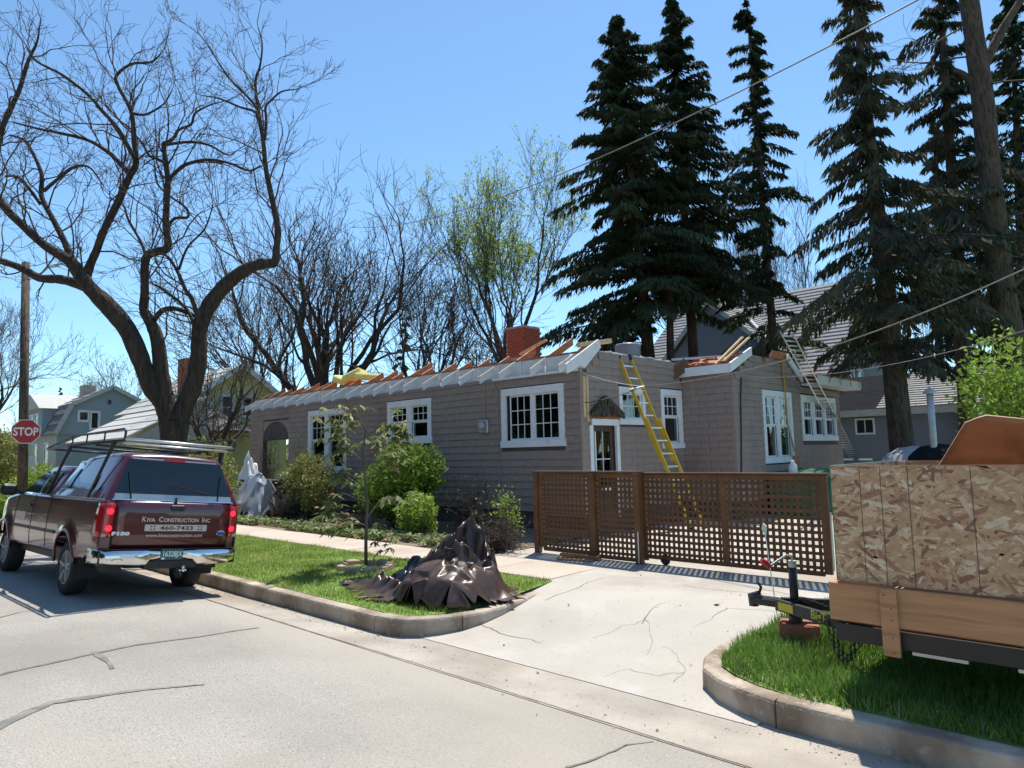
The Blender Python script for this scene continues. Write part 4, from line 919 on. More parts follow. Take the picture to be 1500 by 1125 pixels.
# tailgate, lamps, bumper
TX = .055
tgm = MB(); 
prof = [(.085, .745), (.06, .80), (.055, .95), (.062, 1.06), (.055, 1.15), (.055, 1.30), (.075, 1.37), (.10, 1.395)]
ys = np.linspace(-.80, .80, 13)
for y in ys:
    for x, z in prof: tgm.v.append((x+.012*(y/.8)**2, y, z))
tgm.f = [(i*8+j, (i+1)*8+j, (i+1)*8+j+1, i*8+j+1) for i in range(12) for j in range(7)]; tgm.m = [0]*len(tgm.f)
tg = P_(tgm, 'tailgate', M['paint'], smooth=True); md = tg.modifiers.new('t', 'SOLIDIFY'); md.thickness = .03; md.offset = 0
P_(MB().mm((.12, -.95, .72), (.15, .95, 1.38)), 'bed_rear', M['black'])
for s in (1, -1):
    P_(MB().tube([(.075, s*.812, .76), (.07, s*.812, 1.39)], .006, 4), 'tailgate_gap', M['black'])
    tlp = MB(); V = []
    for z in np.linspace(.90, 1.36, 7):
        for x, y in ((.068, .825), (.062, .88), (.08, .94), (.14, .975), (.24, .992-.08*max(0, z-1.1))): V.append((x, s*(y-.05*max(0, z-1.1)), z))
    tlp.add(V, [(i*5+k, i*5+k+1, (i+1)*5+k+1, (i+1)*5+k) for i in range(6) for k in range(4)])
    tl = P_(tlp, 'tail_light', M['tlight'], smooth=True); md = tl.modifiers.new('t', 'SOLIDIFY'); md.thickness = .03; md.offset = 0
    for z in (1.25, 1.02): P_(MB().lathe([(.0, -.012), (.03, -.010), (.045, .0), (.045, .01), (0, .012)], (.048, s*.87, z), 'x', 12), 'bulb_glow', M['tlit'], tl, smooth=True)
    P_(MB().box((.075, s*.89, .925), (.05, .12, .05)), 'reverse_lens', M['clear'], tl, bevel=.01)
    V = [(.075, s*.825, .62), (.075, s*.825, .90), (.10, s*.95, .90), (.30, s*.985, .90), (.30, s*.96, .62), (.10, s*.93, .62)]
    P_(MB().add(V, [(0, 1, 2, 5), (5, 2, 3, 4)]), 'rear_quarter', M['paint']); V = [(.075, s*.825, 1.36), (.10, s*.935, 1.36), (.26, s*.955, 1.36), (.26, s*.935, 1.405), (.10, s*.92, 1.405), (.085, s*.82, 1.405)]
    P_(MB().add(V, [(0, 1, 4, 5), (1, 2, 3, 4)]), 'rail_end', M['paint'])
bm_ = MB(); V = []
yb = [-1.0, -.985, -.93, -.8, -.5, -.36, -.30, -.17, .17, .30, .36, .5, .8, .93, .985, 1.0]
for y in yb:
    a = abs(y); wrap = .38 if a > .99 else .20 if a > .98 else .05 if a > .9 else 0
    lo = .49+.05*(a/1.0)**2 if a > .33 else (.56 if a > .25 else .58); rec = .05 if a < .2 else (.03 if a < .32 else 0)
    for x, z in ((-.02, .735), (-.045, .71), (-.05, .62), (-.04, lo+.03), (-.01, lo)): V.append((x+wrap+rec, y, z))
bm_.add(V, [(i*5+k, (i+1)*5+k, (i+1)*5+k+1, i*5+k+1) for i in range(len(yb)-1) for k in range(4)])
bp_ = P_(bm_, 'rear_bumper', M['chrome'], smooth=True); md = bp_.modifiers.new('t', 'SOLIDIFY'); md.thickness = .008
P_(MB().mm((-.035, -.94, .736), (.11, .94, .745)), 'step_pad', M['black'], bp_); P_(MB().mm((.02, -.95, .52), (.12, .95, .72)), 'bumper_core', M['black'], bp_)
P_(MB().mm((.0, -.36, .465), (.10, .36, .565)), 'bumper_valance', M['black'], bp_); P_(MB().mm((-.056, .52, .615), (-.0515, .70, .675)), 'sticker', M['white'], bp_)
for y in (.70, -.70): P_(MB().tube([(-.052, y+.07*math.cos(t)+.04, .585+.03*math.sin(t)) for t in np.linspace(.2, 2.9, 7)], .006, 5), 'bumper_dimple', M['curb'], bp_)
pl = P_(MB().mm((-.006, -.155, .585), (-.001, .155, .735)), 'number_plate', M['plate'])
def put(txt, y, z, h, w, m, parent, x=.045, bold=.001, slant=0):
    o = link('lettering', text_mesh(txt, h, m, .0008, bold, w), parent, local=True)
    o.matrix_basis = Matrix(((0, 0, -1, x), (-1, 0, 0, y), (0, 1, 0, z), (0, 0, 0, 1))); return o
put('16328JX', -.01, .655, .105, .27, M['white'], pl, -.0075, .002)
P_(MB().mm((-.0085, .10, .592), (-.007, .145, .615)), 'plate_sticker', M['white'], pl); P_(MB().mm((-.0085, -.14, .592), (-.007, -.10, .615)), 'plate_sticker', M['red'], pl)
tx_ = .036
def smallcaps(y0, y1, z, words, H_, h_, m):
    """big first letter and small capitals, laid out between y0 and y1 (y decreasing to the right)"""
    tot = []; 
    for w in words:
        a = text_mesh(w[0], H_, m, .0008, .002); b = text_mesh(w[1:], h_, m, .0008, .002)
        wa = a.vertices and np.ptp([v.co.x for v in a.vertices]); wb = np.ptp([v.co.x for v in b.vertices]); tot.append((a, wa, b, wb))
    gap = .01; sp2 = .055; L = sum(t[1]+t[3]+gap for t in tot)+sp2*(len(tot)-1); k = (y0-y1)/L; y = y0
    for a, wa, b, wb in tot:
        for me_, w_, dz in ((a, wa, 0), (b, wb, -(H_-h_)*.36)):
            o = link('lettering', me_, tg, local=True); yc = y-k*w_/2
            o.matrix_basis = Matrix(((0, 0, -1, tx_-.004), (-k, 0, 0, yc), (0, 1, 0, z+dz), (0, 0, 0, 1))); y -= k*(w_+gap)
        y -= k*(sp2-gap)
smallcaps(.455, -.515, 1.150, ['KIVA', 'CONSTRUCTION', 'INC'], .098, .076, M['letter'])
P_(MB().mm((tx_-.004, -.475, .985), (tx_+.02, .405, 1.075)), 'magnet_sign', M['cream'], tg)
put('460-7433', -.035, 1.03, .075, .47, M['black'], tg, tx_-.0055, .0015)
for yc in (.30, -.375):
    for a in (-.022, .022):
        for b in (-.02, .02): P_(MB().mm((tx_-.0056, yc+a-.011, 1.03+b-.009), (tx_-.0044, yc+a+.011, 1.03+b+.009)), 'square_mark', M['black'], tg)
put('www.kivaconstruction.com', -.02, .925, .07, .80, M['letter'], tg, tx_-.002, .001)
put('F150', .71, .95, .062, .23, M['white'], tg, tx_+.002, .004)
ov = MB().lathe([(0, -.008), (.035, -.006), (.037, 0), (0, 0)], (0, 0, 0), 'x', 20); ov.v = [(x, y*1.9, z) for x, y, z in ov.v]; ov = P_(ov, 'oval_badge', M['oval'], tg); ov.location = (.040, -.70, .955)
P_(MB().tube([(-.004, .065*math.cos(t), .034*math.sin(t)) for t in np.linspace(0, 6.283, 21)], .003, 4, cap=False), 'badge_rim', M['chrome'], ov)
P_(MB().box((.045, -.02, 1.31), (.035, .21, .09)), 'gate_handle', M['black'], tg, bevel=.02)
# hitch
P_(MB().tube([(.02, -.12, .44), (.25, -.12, .44)], .035, 8), 'hitch_receiver', M['black']); P_(MB().tube([(-.10, -.14, .42), (-.10, -.14, .47)], .028, 10).lathe([(.0, .46), (.02, .46), (.03, .48), (.02, .505), (0, .51)], (-.10, -.14, 0), 'z', 10), 'hitch_ball', M['chrome'], smooth=True)
P_(MB().tube([(-.09, -.09, .44), (-.09, -.19, .44)], .012, 6), 'hitch_pin', M['chrome'])
# wheels
for c in (RA, FA):
    for s in (1, -1):
        y0 = s*.82
        w = thing('wheel', None, None, (c, y0, .385)); w.parent = tk
        ty = MB().lathe([(.24, -.12), (.33, -.135), (.375, -.115), (.385, -.07), (.385, .07), (.375, .115), (.33, .135), (.24, .12)], (0, 0, 0), 'y', 36); ty.f = ty.f[:-2]; ty.m = ty.m[:-2]; P_(ty, 'tyre', M['rubber'], w, smooth=True)
        rim = MB().lathe([(.245, -.11), (.245, .11)], (0, 0, 0), 'y', 30); rim.f = rim.f[:-2]; rim.m = rim.m[:-2]
        rim.lathe([(.225, s*.118), (.247, s*.118), (.247, s*.09), (.222, s*.085)], (0, 0, 0), 'y', 30); rim.f = rim.f[:-2]; rim.m = rim.m[:-2]
        rim.lathe([(0, s*.10), (.055, s*.10), (.065, s*.06), (0, s*.05)], (0, 0, 0), 'y', 16)
        for k in range(5):
            t = 2*math.pi*k/5+.3; d = Vector((math.cos(t), 0, math.sin(t)))
            rim.bar(d*.05+Vector((0, s*.085, 0)), d*.232+Vector((0, s*.10, 0)), .03, .07, up=(0, 1, 0))
        P_(rim, 'rim', M['galv'], w); P_(MB().lathe([(0, s*.0), (.22, s*.0), (.22, s*.01), (0, s*.01)], (0, 0, 0), 'y', 20), 'brake_disc', M['black'], w)
for s in (1, -1): P_(MB().mm((.76, s*.70, .28), (.775, s*.96, .62)), 'mud_flap', M['rubber'])
# camper shell
cs = loft([arc_section(.10, 1.405, 2.02, .935, .66, .10, .0), arc_section(.13, 1.405, 2.06, .94, .68, .11, .0), arc_section(.6, 1.405, 2.09, .94, .69, .12), arc_section(1.6, 1.405, 2.07, .94, .69, .12), arc_section(2.30, 1.405, 1.99, .94, .68, .11), arc_section(2.46, 1.405, 1.93, .935, .66, .10)])
cs.v = [(x+(.16*(z-1.405)/.65 if x < .2 else 0), y, z) for x, y, z in cs.v]
sh_ = P_(cs, 'camper_shell', M['paint'], smooth=True)
def onback(y, z, o=.01): return (.10+.16*(z-1.405)/.65-o, y, z)
def quadback(y0, y1, z0, z1, nm, m, o=.012, inset_=0.0, th=.008, t0=1.0, t1=.83):
    return P_(MB().prism([onback(y0*t0, z0, o), onback(y1*t0, z0, o), onback(y1*t1, z1, o), onback(y0*t1, z1, o)], (th, 0, 0)), nm, m, sh_)
quadback(-.84, .84, 1.425, 1.50, 'hatch_rail', M['metal'], .012, t1=.985); quadback(-.83, .83, 1.505, 1.985, 'hatch_window', M['tint'], .010, t1=.80)
quadback(-.60, -.12, 1.992, 2.012, 'gutter_strip', M['metal'], .02, t1=1.0); quadback(.19, .62, 1.992, 2.012, 'gutter_strip', M['metal'], .02, t1=1.0)
quadback(-.11, .18, 1.985, 2.022, 'high_brake_light', M['tlight'], .026, t1=1.0); quadback(-.86, .86, 1.408, 1.424, 'seal_strip', M['chrome'], .02, t1=1.0)
P_(MB().bar(onback(-.50, 1.52, .016), onback(.10, 1.66, .016), .003, .028, up=(1, 0, 0)), 'orange_line', M['orange'], sh_)  # thin orange line laid over the hatch glass
P_(MB().tube([onback(.0, 1.35, .03), onback(.0, 1.46, .03)], .014, 6), 'hatch_latch', M['black'], sh_)
for s in (1, -1): P_(MB().tube([onback(s*.62, 1.43, .02), onback(s*.66, 1.80, .02)], .010, 6), 'gas_strut', M['black'], sh_)
def shellside(poly, s, lift=.01):
    out = []
    for x, z in poly:
        t = (z-1.405)/(2.0-1.405); w = .94+(.40*.94+.6*.69+.01-.94)*min(t/.55, 1)+((.71-(.4*.94+.6*.69+.01))*max(0, t-.55)/.30)
        out.append((x, s*(w+lift), z))
    return out
for s in (1, -1):
    P_(MB().prism(shellside([(.48, 1.53), (2.30, 1.53), (2.12, 1.70), (.55, 1.70)], s), (0, -s*.008, 0)), 'side_window', M['tint'], sh_)
    P_(MB().prism(shellside([(.552, 1.702), (2.118, 1.702), (1.98, 1.84), (.62, 1.84)], s), (0, -s*.008, 0)), 'side_window', M['tint'], sh_)
    for x in (.82, 1.9): P_(MB().tube(shellside([(x+.06, 1.53), (x, 1.70), (x-.06, 1.84)] if False else [(x, 1.53), (x, 1.70), (x, 1.84)], s, .016), .009, 5), 'window_divider', M['black'], sh_)
    P_(MB().bar((.12, s*.955, 1.405), (2.46, s*.955, 1.405), .02, .022), 'bed_rail', M['metal'])
# ladder rack
rk_ = MB(); parts = []
for s in (1, -1):
    yT = s*.80
    P_(MB().tube([(.12, yT, 2.24), (.10, yT, 2.36), (.18, yT, 2.40), (2.45, yT, 2.37), (3.75, yT, 2.21), (3.80, yT, 2.20)], .017, 8), 'top_rail', M['black'], smooth=True)
    P_(MB().tube([(.12, yT, 2.24), (2.5, yT, 2.22), (3.80, yT, 2.18)], .02, 8), 'lower_rail', M['black'], smooth=True)
    for x in (.12, .95, 1.75, 2.45): P_(MB().tube([(x, yT, 2.24), (x, yT, 2.385)], .013, 6), 'rail_post', M['black'])
    for x0, x1 in ((.45, .62), (2.42, 2.62)):
        P_(MB().tube([(x0, yT, 2.23), (x1, s*.83, 2.0), (x1+.12, s*.97, 1.42)], .022, 8), 'rack_leg', M['black'], smooth=True)
        P_(MB().prism([(x0-.06, yT-.004, 2.22), (x0+.18, yT-.004, 2.22), (x1+.03, s*.82-.004, 2.05)], (0, .008, 0)), 'gusset', M['black'])
for x, z, r in ((.12, 2.26, .022), (.16, 2.20, .016), (1.3, 2.20, .018), (2.5, 2.20, .02), (3.79, 2.19, .018)):
    P_(MB().tube([(x, -.80, z), (x, .80, z)], r, 8), 'cross_bar', M['alu'] if x < .3 else M['black'], smooth=True)
# ================================================================ tarps, debris
def atY(x, y, Y):
    d = at(x, y, 1.0)-Vector((0, 0, CAM_H)); return Vector((0, 0, CAM_H))+d*(Y/d.y)
lz = lawn_z(6.0)
from mathutils.geometry import delaunay_2d_cdt
def crumple(name, ridges, box, z0, mats, label, cat, w=.5, pw=1.35, amp=.2, seed=1, res=.018, mound=None, cell=.13):
    """a heaped stiff sheet: ridge lines with sagging panels between them, broken into creased facets"""
    g = np.random.default_rng(seed); pts = []
    def field(X, Y):
        Z = np.full(X.shape, -.1); D = np.full(X.shape, 9.0)
        for path, ww in ridges:
            for (ax_, ay_, ah), (bx_, by_, bh_) in (zip(path, path[1:]) if len(path) > 1 else [(path[0], path[0])]):
                dx, dy = bx_-ax_, by_-ay_; L2 = dx*dx+dy*dy+1e-9; t = np.clip(((X-ax_)*dx+(Y-ay_)*dy)/L2, 0, 1); d = np.hypot(X-ax_-t*dx, Y-ay_-t*dy); h = ah+(bh_-ah)*t
                Z = np.maximum(Z, (h+.10)*np.maximum(0, 1-d/ww)**pw-.10); D = np.minimum(D, d/ww)
        for (cx, cy, rx, ry, h) in mound or []: e = ((X-cx)/rx)**2+((Y-cy)/ry)**2; Z = np.maximum(Z, h*np.sqrt(np.maximum(0, 1-e))-.1*(e > 1)); D = np.minimum(D, np.sqrt(e)*.92)
        return Z, D
    xs = np.arange(box[0], box[1], cell); ys = np.arange(box[2], box[3], cell); X, Y = np.meshgrid(xs, ys, indexing='ij')
    P = np.stack([X.ravel(), Y.ravel()], 1)+g.uniform(-.48, .48, (X.size, 2))*cell
    extra = np.array([[pa[0]+(pb[0]-pa[0])*k/4, pa[1]+(pb[1]-pa[1])*k/4] for path, ww in ridges for pa, pb in zip(path, path[1:]) for k in range(5)])
    if len(extra): P = np.concatenate([P, extra+g.normal(0, .006, extra.shape)])
    # short random pleats: pairs of close parallel points give long thin creases
    m = len(P)//3; q = P[g.choice(len(P), m)]; a_ = g.uniform(0, 6.28, m); L = g.uniform(.05, .22, m)
    P = np.concatenate([P]+[q+np.stack([np.cos(a_), np.sin(a_)], 1)*(L*k)[:, None] for k in (.5, 1.0)])
    Z, D = field(P[:, 0], P[:, 1]); hz = np.clip(Z*2.2+.25, .2, 1); Z = Z+g.normal(0, .16, len(P))*amp*hz; Z = np.maximum(Z, .006+np.abs(g.normal(0, .018, len(P))))
    V2, E_, F_, *_ = delaunay_2d_cdt([Vector(p) for p in P], [], [], 0, 1e-5)
    V2 = np.array([(v.x, v.y) for v in V2]); Z2, D2 = field(V2[:, 0], V2[:, 1])
    j = np.array([np.argmin(((P-v)**2).sum(1)) for v in V2]); Z = np.where(field(P[:, 0], P[:, 1])[1] > .97, .008+np.abs(g.normal(0, .012, len(P))), Z); V3 = np.stack([V2[:, 0]+g.normal(0, .03, len(V2))*np.clip(Z[j]*3, 0, 1), V2[:, 1]+g.normal(0, .03, len(V2))*np.clip(Z[j]*3, 0, 1), z0+Z[j]], 1)
    Fc = np.array([f for f in F_ if np.sort(D2[list(f)])[1] < .96], np.int32); u, inv = np.unique(Fc, return_inverse=True)
    me = np_mesh(name, V3[u], inv.reshape(-1, 3), mats, smooth=True)
    cr = me.attributes.new('crease_edge', 'FLOAT', 'EDGE'); cr.data.foreach_set('value', g.choice([.35, .75, .95], len(me.edges)).astype(np.float32))
    o = link(name, me, label=label, cat=cat); s = o.modifiers.new('sub', 'SUBSURF'); s.levels = s.render_levels = 2
    s = o.modifiers.new('thick', 'SOLIDIFY'); s.thickness = .005; s.offset = -1; return o
pk_ = (-6.93, 6.42, .98)
crumple('tarp', [([pk_, (-7.15, 6.28, .74), (-7.45, 6.12, .50), (-7.75, 5.95, .22)], .40), ([pk_, (-6.72, 6.42, .66), (-6.48, 6.30, .50), (-6.28, 6.15, .26)], .34),
      ([(-7.42, 5.50, .10), (-7.12, 5.62, .34), (-6.86, 5.76, .54), (-6.66, 5.90, .66), (-6.56, 6.0, .62)], .46), ([(-6.64, 5.88, .72), (-6.58, 5.86, .70)], .2), ([(-6.84, 5.86, .60), (-6.92, 5.92, .58)], .25), ([(-6.60, 5.80, .52), (-6.40, 5.84, .42)], .34),
      ([(-7.30, 6.0, .52), (-7.12, 5.86, .54), (-7.02, 5.72, .40)], .34), ([(-7.62, 6.28, .40), (-7.35, 6.40, .42), (-6.93, 6.5, .7)], .36)],
      (-8.1, -5.7, 5.0, 7.0), lz, [M['tarp']], 'crumpled dark brown tarp heaped on the grass at the kerb corner', 'tarp', amp=.20, seed=4, mound=[(-6.68, 5.64, .64, .46, .46), (-6.42, 5.95, .30, .46, .38), (-7.2, 5.95, .35, .35, .28)])
crumple('tarp', [([(-7.35, 6.05, .38), (-7.6, 6.0, .40), (-7.85, 5.95, .24), (-8.15, 5.9, .08)], .30), ([(-7.55, 5.8, .26), (-7.8, 5.72, .22)], .26), ([(-7.95, 6.1, .18), (-7.7, 6.2, .26)], .26)],
      (-8.6, -7.1, 5.4, 6.6), lz, [M['blackpl']], 'shiny black plastic sheet bunched up beside the brown tarp heap', 'tarp', amp=.30, seed=7)
crumple('tarp', [([(-7.2, 5.45, .20), (-7.6, 5.52, .20), (-8.0, 5.58, .16), (-8.45, 5.66, .06)], .26), ([(-7.9, 5.72, .22), (-8.2, 5.75, .14)], .2)],
      (-8.8, -7.0, 5.1, 6.1), lz, [M['tarp']], 'flattened brown tarp end trailing over the grass toward the small tree', 'tarp', amp=.22, seed=9)
# stones round the young tree
rs = random.Random(6)
for k in range(9):
    a = k/9*6.28+.2; p = (-9.55+.46*math.cos(a), 6.48+.36*math.sin(a))
    mb = MB().box((0, 0, 0), (rs.uniform(.18, .30), rs.uniform(.10, .16), rs.uniform(.06, .09)), taper=.85)
    o = mb.build('edging_stone', M['stone'], bevel=.015, loc=(p[0], p[1], lawn_z(p[1])+.03), rot=(rs.uniform(-.1, .1), rs.uniform(-.1, .1), a+1.57))
    tag(o, 'flat tan stone of the ring around the young tree', 'stone', 'stones around the young tree')
# heap left of the house
dp = atY(372, 745, 9.9)
bx0, by0, bz0 = dp.x, 9.9, .26
tag(MB().box((bx0-.15, by0+.5, bz0+.55), (1.7, .9, 1.1), Matrix.Rotation(.2, 3, 'Z')).build('rubble_bin', M['sheath'], bevel=.03), 'dark bin of roofing rubble beside the porch arch', 'bin')
crumple('tarp', [([(bx0-1.0, by0+.1, 1.10), (bx0-.3, by0+.05, 1.22), (bx0+.35, by0+.05, 1.32)], .75), ([(bx0-.9, by0+.8, 1.0), (bx0+.4, by0+.8, 1.2)], .6), ([(bx0+.35, by0+.05, 1.3), (bx0+.7, by0-.1, .55)], .4)],
      (bx0-1.6, bx0+1.1, by0-.7, by0+1.4), .26, [M['silverpl']], 'silver grey tarp draped over rubble beside the porch arch', 'tarp', pw=.75, amp=.2, seed=3, cell=.2)
crumple('plastic_sheet', [([(bx0-.95, by0+.2, 2.0), (bx0-.75, by0+.15, 1.75), (bx0-.55, by0+.1, 1.5)], .42), ([(bx0-1.0, by0+.4, 1.7), (bx0-.8, by0+.5, 1.4)], .36)],
      (bx0-1.6, bx0-.1, by0-.4, by0+1.0), .30, [M['whitepl']], 'crumpled white plastic sheet on top of the rubble heap', 'plastic sheet', pw=.8, amp=.7, seed=8, cell=.14)
tag(MB().box((bx0+.75, by0-.1, .75), (.75, .03, 1.15), Matrix.Rotation(-.35, 3, 'X') @ Matrix.Rotation(.5, 3, 'Y')).build('roof_felt_sheet', M['greypl']), 'dark grey roofing sheet leaning on the rubble heap', 'sheet')
for k, (dx, dy, L, rz, m, lb) in enumerate(((-.2, -.75, .9, .4, 'white', 'white painted board sticking out of the rubble heap'), (.3, -.85, .35, .1, 'trim', 'short white board end on the ground before the rubble heap'), (1.6, -1.0, .22, .9, 'black', 'small black scrap on the planting bed edge'))):
    tag(MB().box((bx0+dx, by0+dy, .30+.02*k), (L, .14, .03), Matrix.Rotation(rz, 3, 'Z') @ Matrix.Rotation(-.12, 3, 'Y')).build('scrap_board', M[m]), lb, 'board')
MB().mm((-23.1, YW-.04, 1.05), (-21.3, YW+.12, 1.1)).build('porch_sill', M['trim'], house)
# foam on the roof
for k, (x, y, w) in enumerate(((503, 558, .6), (520, 552, .7), (540, 553, .8))):
    p = atY(x, y, 12.1); mb = MB().box((0, 0, 0), (w, .5, .22), Matrix.Rotation((.3, -.4, .15)[k], 3, 'Y') @ Matrix.Rotation(.4*k, 3, 'Z'))
    tag(mb.build('insulation_batt', M['pink'], bevel=.05, loc=(p.x, p.y, p.z+.02)), 'yellow insulation batt dumped on the stripped rafters', 'insulation', 'yellow insulation on the rafters')
# loose lumber by the chimney, roof bits
tag(MB().bar(atY(762, 519, 13.2), atY(800, 498, 13.2), .09, .05).build('lumber', M['lumber']), 'pale new plank sticking up past the brick chimney', 'plank')
tag(MB().lathe([(0, 0), (.30, 0), (.32, .05), (.32, .30), (.30, .34), (0, .34)], tuple(at(920, 524, 17.5)), 'z', 20).build('roof_bucket', M['greypl'], smooth=True), 'dark round tub standing on the roof behind the yellow ladder', 'tub')
tag(MB().bar(atY(985, 527, 17), atY(1062, 522, 17), .10, .06).build('lumber', M['white']), 'long white board lying on the roof between house and wing', 'plank')
# green bin, white jug, cord, timber prop by the wing
gb = thing('green_bin', 'dark green plastic bin standing by the tall wing window', 'bin', (-6.6, 19.7, .25))
gp = at(1172, 688, 17.6)
MB().box((gp.x, gp.y, .72), (.95, 1.5, .95), taper=1.08).build('tub', M['gbin'], gb, bevel=.03); MB().box((gp.x, gp.y, 1.30), (1.1, 1.75, .1), Matrix.Rotation(.08, 3, 'X')).build('lid', M['gbin'], gb, bevel=.03)
tag(MB().lathe([(0, 0), (.10, 0), (.11, .06), (.10, .2), (.04, .28), (.035, .33), (0, .33)], (gp.x+.0, gp.y-.45, 1.33), 'z', 14).build('jug', M['whitepl'], smooth=True), 'white plastic jug standing on the green bin', 'jug')
cpth = [Vector((WX+.06, 18.55, 4.36)), Vector((WX+.09, 18.55, 3.4)), Vector((WX+.08, 18.6, 2.6)), Vector((WX+.12, 18.85, 1.9)), Vector((WX+.2, 19.15, 1.3)), Vector((WX+.3, 19.2, .4))]
tag(MB().tube(cpth, .022, 6).build('hanging_cord', mat('yellow_cord', (.50, .27, .03), .5)), 'yellow-brown cord hanging from the torn roof past the tall window', 'cord')
tag(MB().bar((WX+.35, 18.75, .3), (WX+.12, 18.9, 1.75), .16, .05).build('timber_prop', M['rwood']), 'short brown timber leaning on the wall under the tall window', 'timber')
# cables on the wing wall
tag(MB().tube([(WX+.05, 16.05, 3.72), (WX+.05, 15.95, 3.2), (WX+.05, 15.9, 2.5), (WX+.05, 15.8, 1.6), (WX+.05, 15.7, 1.0)], .018, 6).build('service_cable', M['black']), 'dark service cable running down the wing corner', 'cable')
for k, z in enumerate((3.08, 1.8)): pass

# ================================================================ plants in front of the house
def leafcloud(g, n, centre, rad, ls, flat=.0, fill=.35):
    d = unit(g.normal(size=(n, 3))); r = (g.random(n)**fill)[:, None]; lump = 1+.22*np.sin(d[:, :1]*5+1)*np.cos(d[:, 1:2]*6+2)+.12*np.sin(d[:, 2:3]*9)
    C = np.array(centre)+d*r*np.array(rad)*lump
    U = unit(g.normal(size=(n, 3))+d*.7+np.array([0, 0, .25]))*(ls*g.uniform(.6, 1.3, (n, 1))); W = unit(np.cross(U, g.normal(size=(n, 3))))*(ls*.5*g.uniform(.7, 1.2, (n, 1)))
    return C, U, W
def stems(g, base, tips, r0, wob=.08, k=5):
    S = []
    for t in tips:
        p = np.array(base)+g.normal(0, .06, 3)*[1, 1, 0]; q = np.array(t); pr = p
        for i in range(1, k+1):
            f_ = i/k; c = p+(q-p)*f_+g.normal(0, wob, 3)*math.sin(math.pi*f_); S.append([*pr, *c, r0*(1-.8*(i-1)/k), r0*(1-.8*i/k)]); pr = c
    return S
def shrub(name, label, base, lobes, n, ls, m, seed, nst=30, sr=.012, fill=.35, group=None):
    g = np.random.default_rng(seed); t = thing(name, label, 'shrub', base, group=group); Cs, Us, Ws = [], [], []
    tot = sum(r[0]*r[1]*r[2] for c, r in lobes)
    for c, r in lobes:
        k = int(n*r[0]*r[1]*r[2]/tot); C, U, W = leafcloud(g, k, np.array(base)+np.array(c), r, ls, fill=fill); Cs.append(C); Us.append(U); Ws.append(W)
    C, U, W = map(np.concatenate, (Cs, Us, Ws)); ok = C[:, 2] > base[2]+.03; C, U, W = C[ok], U[ok], W[ok]
    V, Fc = leaf_arrays(C, U, W); link('foliage', np_mesh('foliage', V, Fc, m), t)
    V, Fc = seg_arrays(stems(g, base, C[g.choice(len(C), nst)], sr), 5); link('stems', np_mesh('stems', V, Fc, M['twig']), t); return t
def bp(x, Y, z=.28): p = atY(x, 700, Y); return (p.x, Y, z)
shrub('shrub', 'rounded olive-brown shrub under the tall paired window', bp(458, 10.3), [((0, 0, .95), (1.05, .7, .85)), ((-.5, 0, 1.35), (.55, .5, .45)), ((.6, -.1, .6), (.6, .5, .5))], 7000, .05, M['leafB'], 1, 90, .012, .5)
shrub('shrub', 'large leafy green shrub between the two small-paned windows', bp(583, 10.2), [((.1, 0, 1.0), (1.15, .7, .95)), ((.75, 0, 1.35), (.8, .6, .6)), ((-.75, 0, .8), (.6, .55, .7))], 9500, .06, M['leafA'], 2, 60, .014, .45)
shrub('shrub', 'low bright green shrub before the large leafy shrub', bp(612, 9.5), [((0, 0, .45), (.5, .4, .45))], 2400, .045, M['leafD'], 3, 20)
shrub('shrub', 'sparse upright sprouting shrub left of the tall window', bp(437, 10.9), [((0, 0, 1.6), (.16, .14, .8)), ((.2, 0, 1.0), (.45, .3, .5))], 900, .045, M['leafD'], 4, 16, .008, .6)
shrub('shrub', 'spindly yellow-green shrub beside the fence and brown tarp', bp(738, 9.6), [((0, 0, .75), (.35, .3, .35)), ((.15, 0, .45), (.3, .3, .4))], 420, .035, M['leafD'], 6, 45, .008, .8)
def brush(name, label, base, rad, n, seed, r0=.012):
    g = np.random.default_rng(seed); t = thing(name, label, 'bush', base); d = unit(g.normal(size=(n, 3))); d[:, 2] = np.abs(d[:, 2])*.8+.15
    tips = np.array(base)+d*np.array(rad)*g.uniform(.5, 1, (n, 1)); S = stems(g, base, tips, r0, .10, 6)
    for s in list(S):
        for _ in range(2):
            p = np.array(s[3:6]); S.append([*p, *(p+g.normal(0, .10, 3)+[0, 0, .06]), s[7]*.7+.0015, .002])
    V, Fc = seg_arrays(S, 4); link('branches', np_mesh('branches', V, Fc, M['twig']), t, kind='stuff')
    C = tips+g.normal(0, .05, tips.shape); V, Fc = leaf_arrays(C, unit(g.normal(size=(n, 3)))*.04, unit(g.normal(size=(n, 3)))*.02); link('buds', np_mesh('buds', V, Fc, M['leafB']), t, kind='stuff'); return t
brush('brush', 'tangle of bare brown branches against the taupe wall by the meter', bp(690, 10.4), (1.5, .7, 1.7), 70, 1)
brush('brush', 'low bare twiggy brush behind the brown tarp heap', bp(730, 8.9), (1.0, .4, 1.0), 46, 2, .009)
brush('brush', 'dry bare brush heaped at the foot of the olive shrub', bp(420, 9.9), (1.3, .5, 1.0), 60, 3)
brush('vine', 'bare brown vines hanging across the porch arch', (-22.3, 11.3, .3), (.9, .15, 3.2), 60, 4, .014)
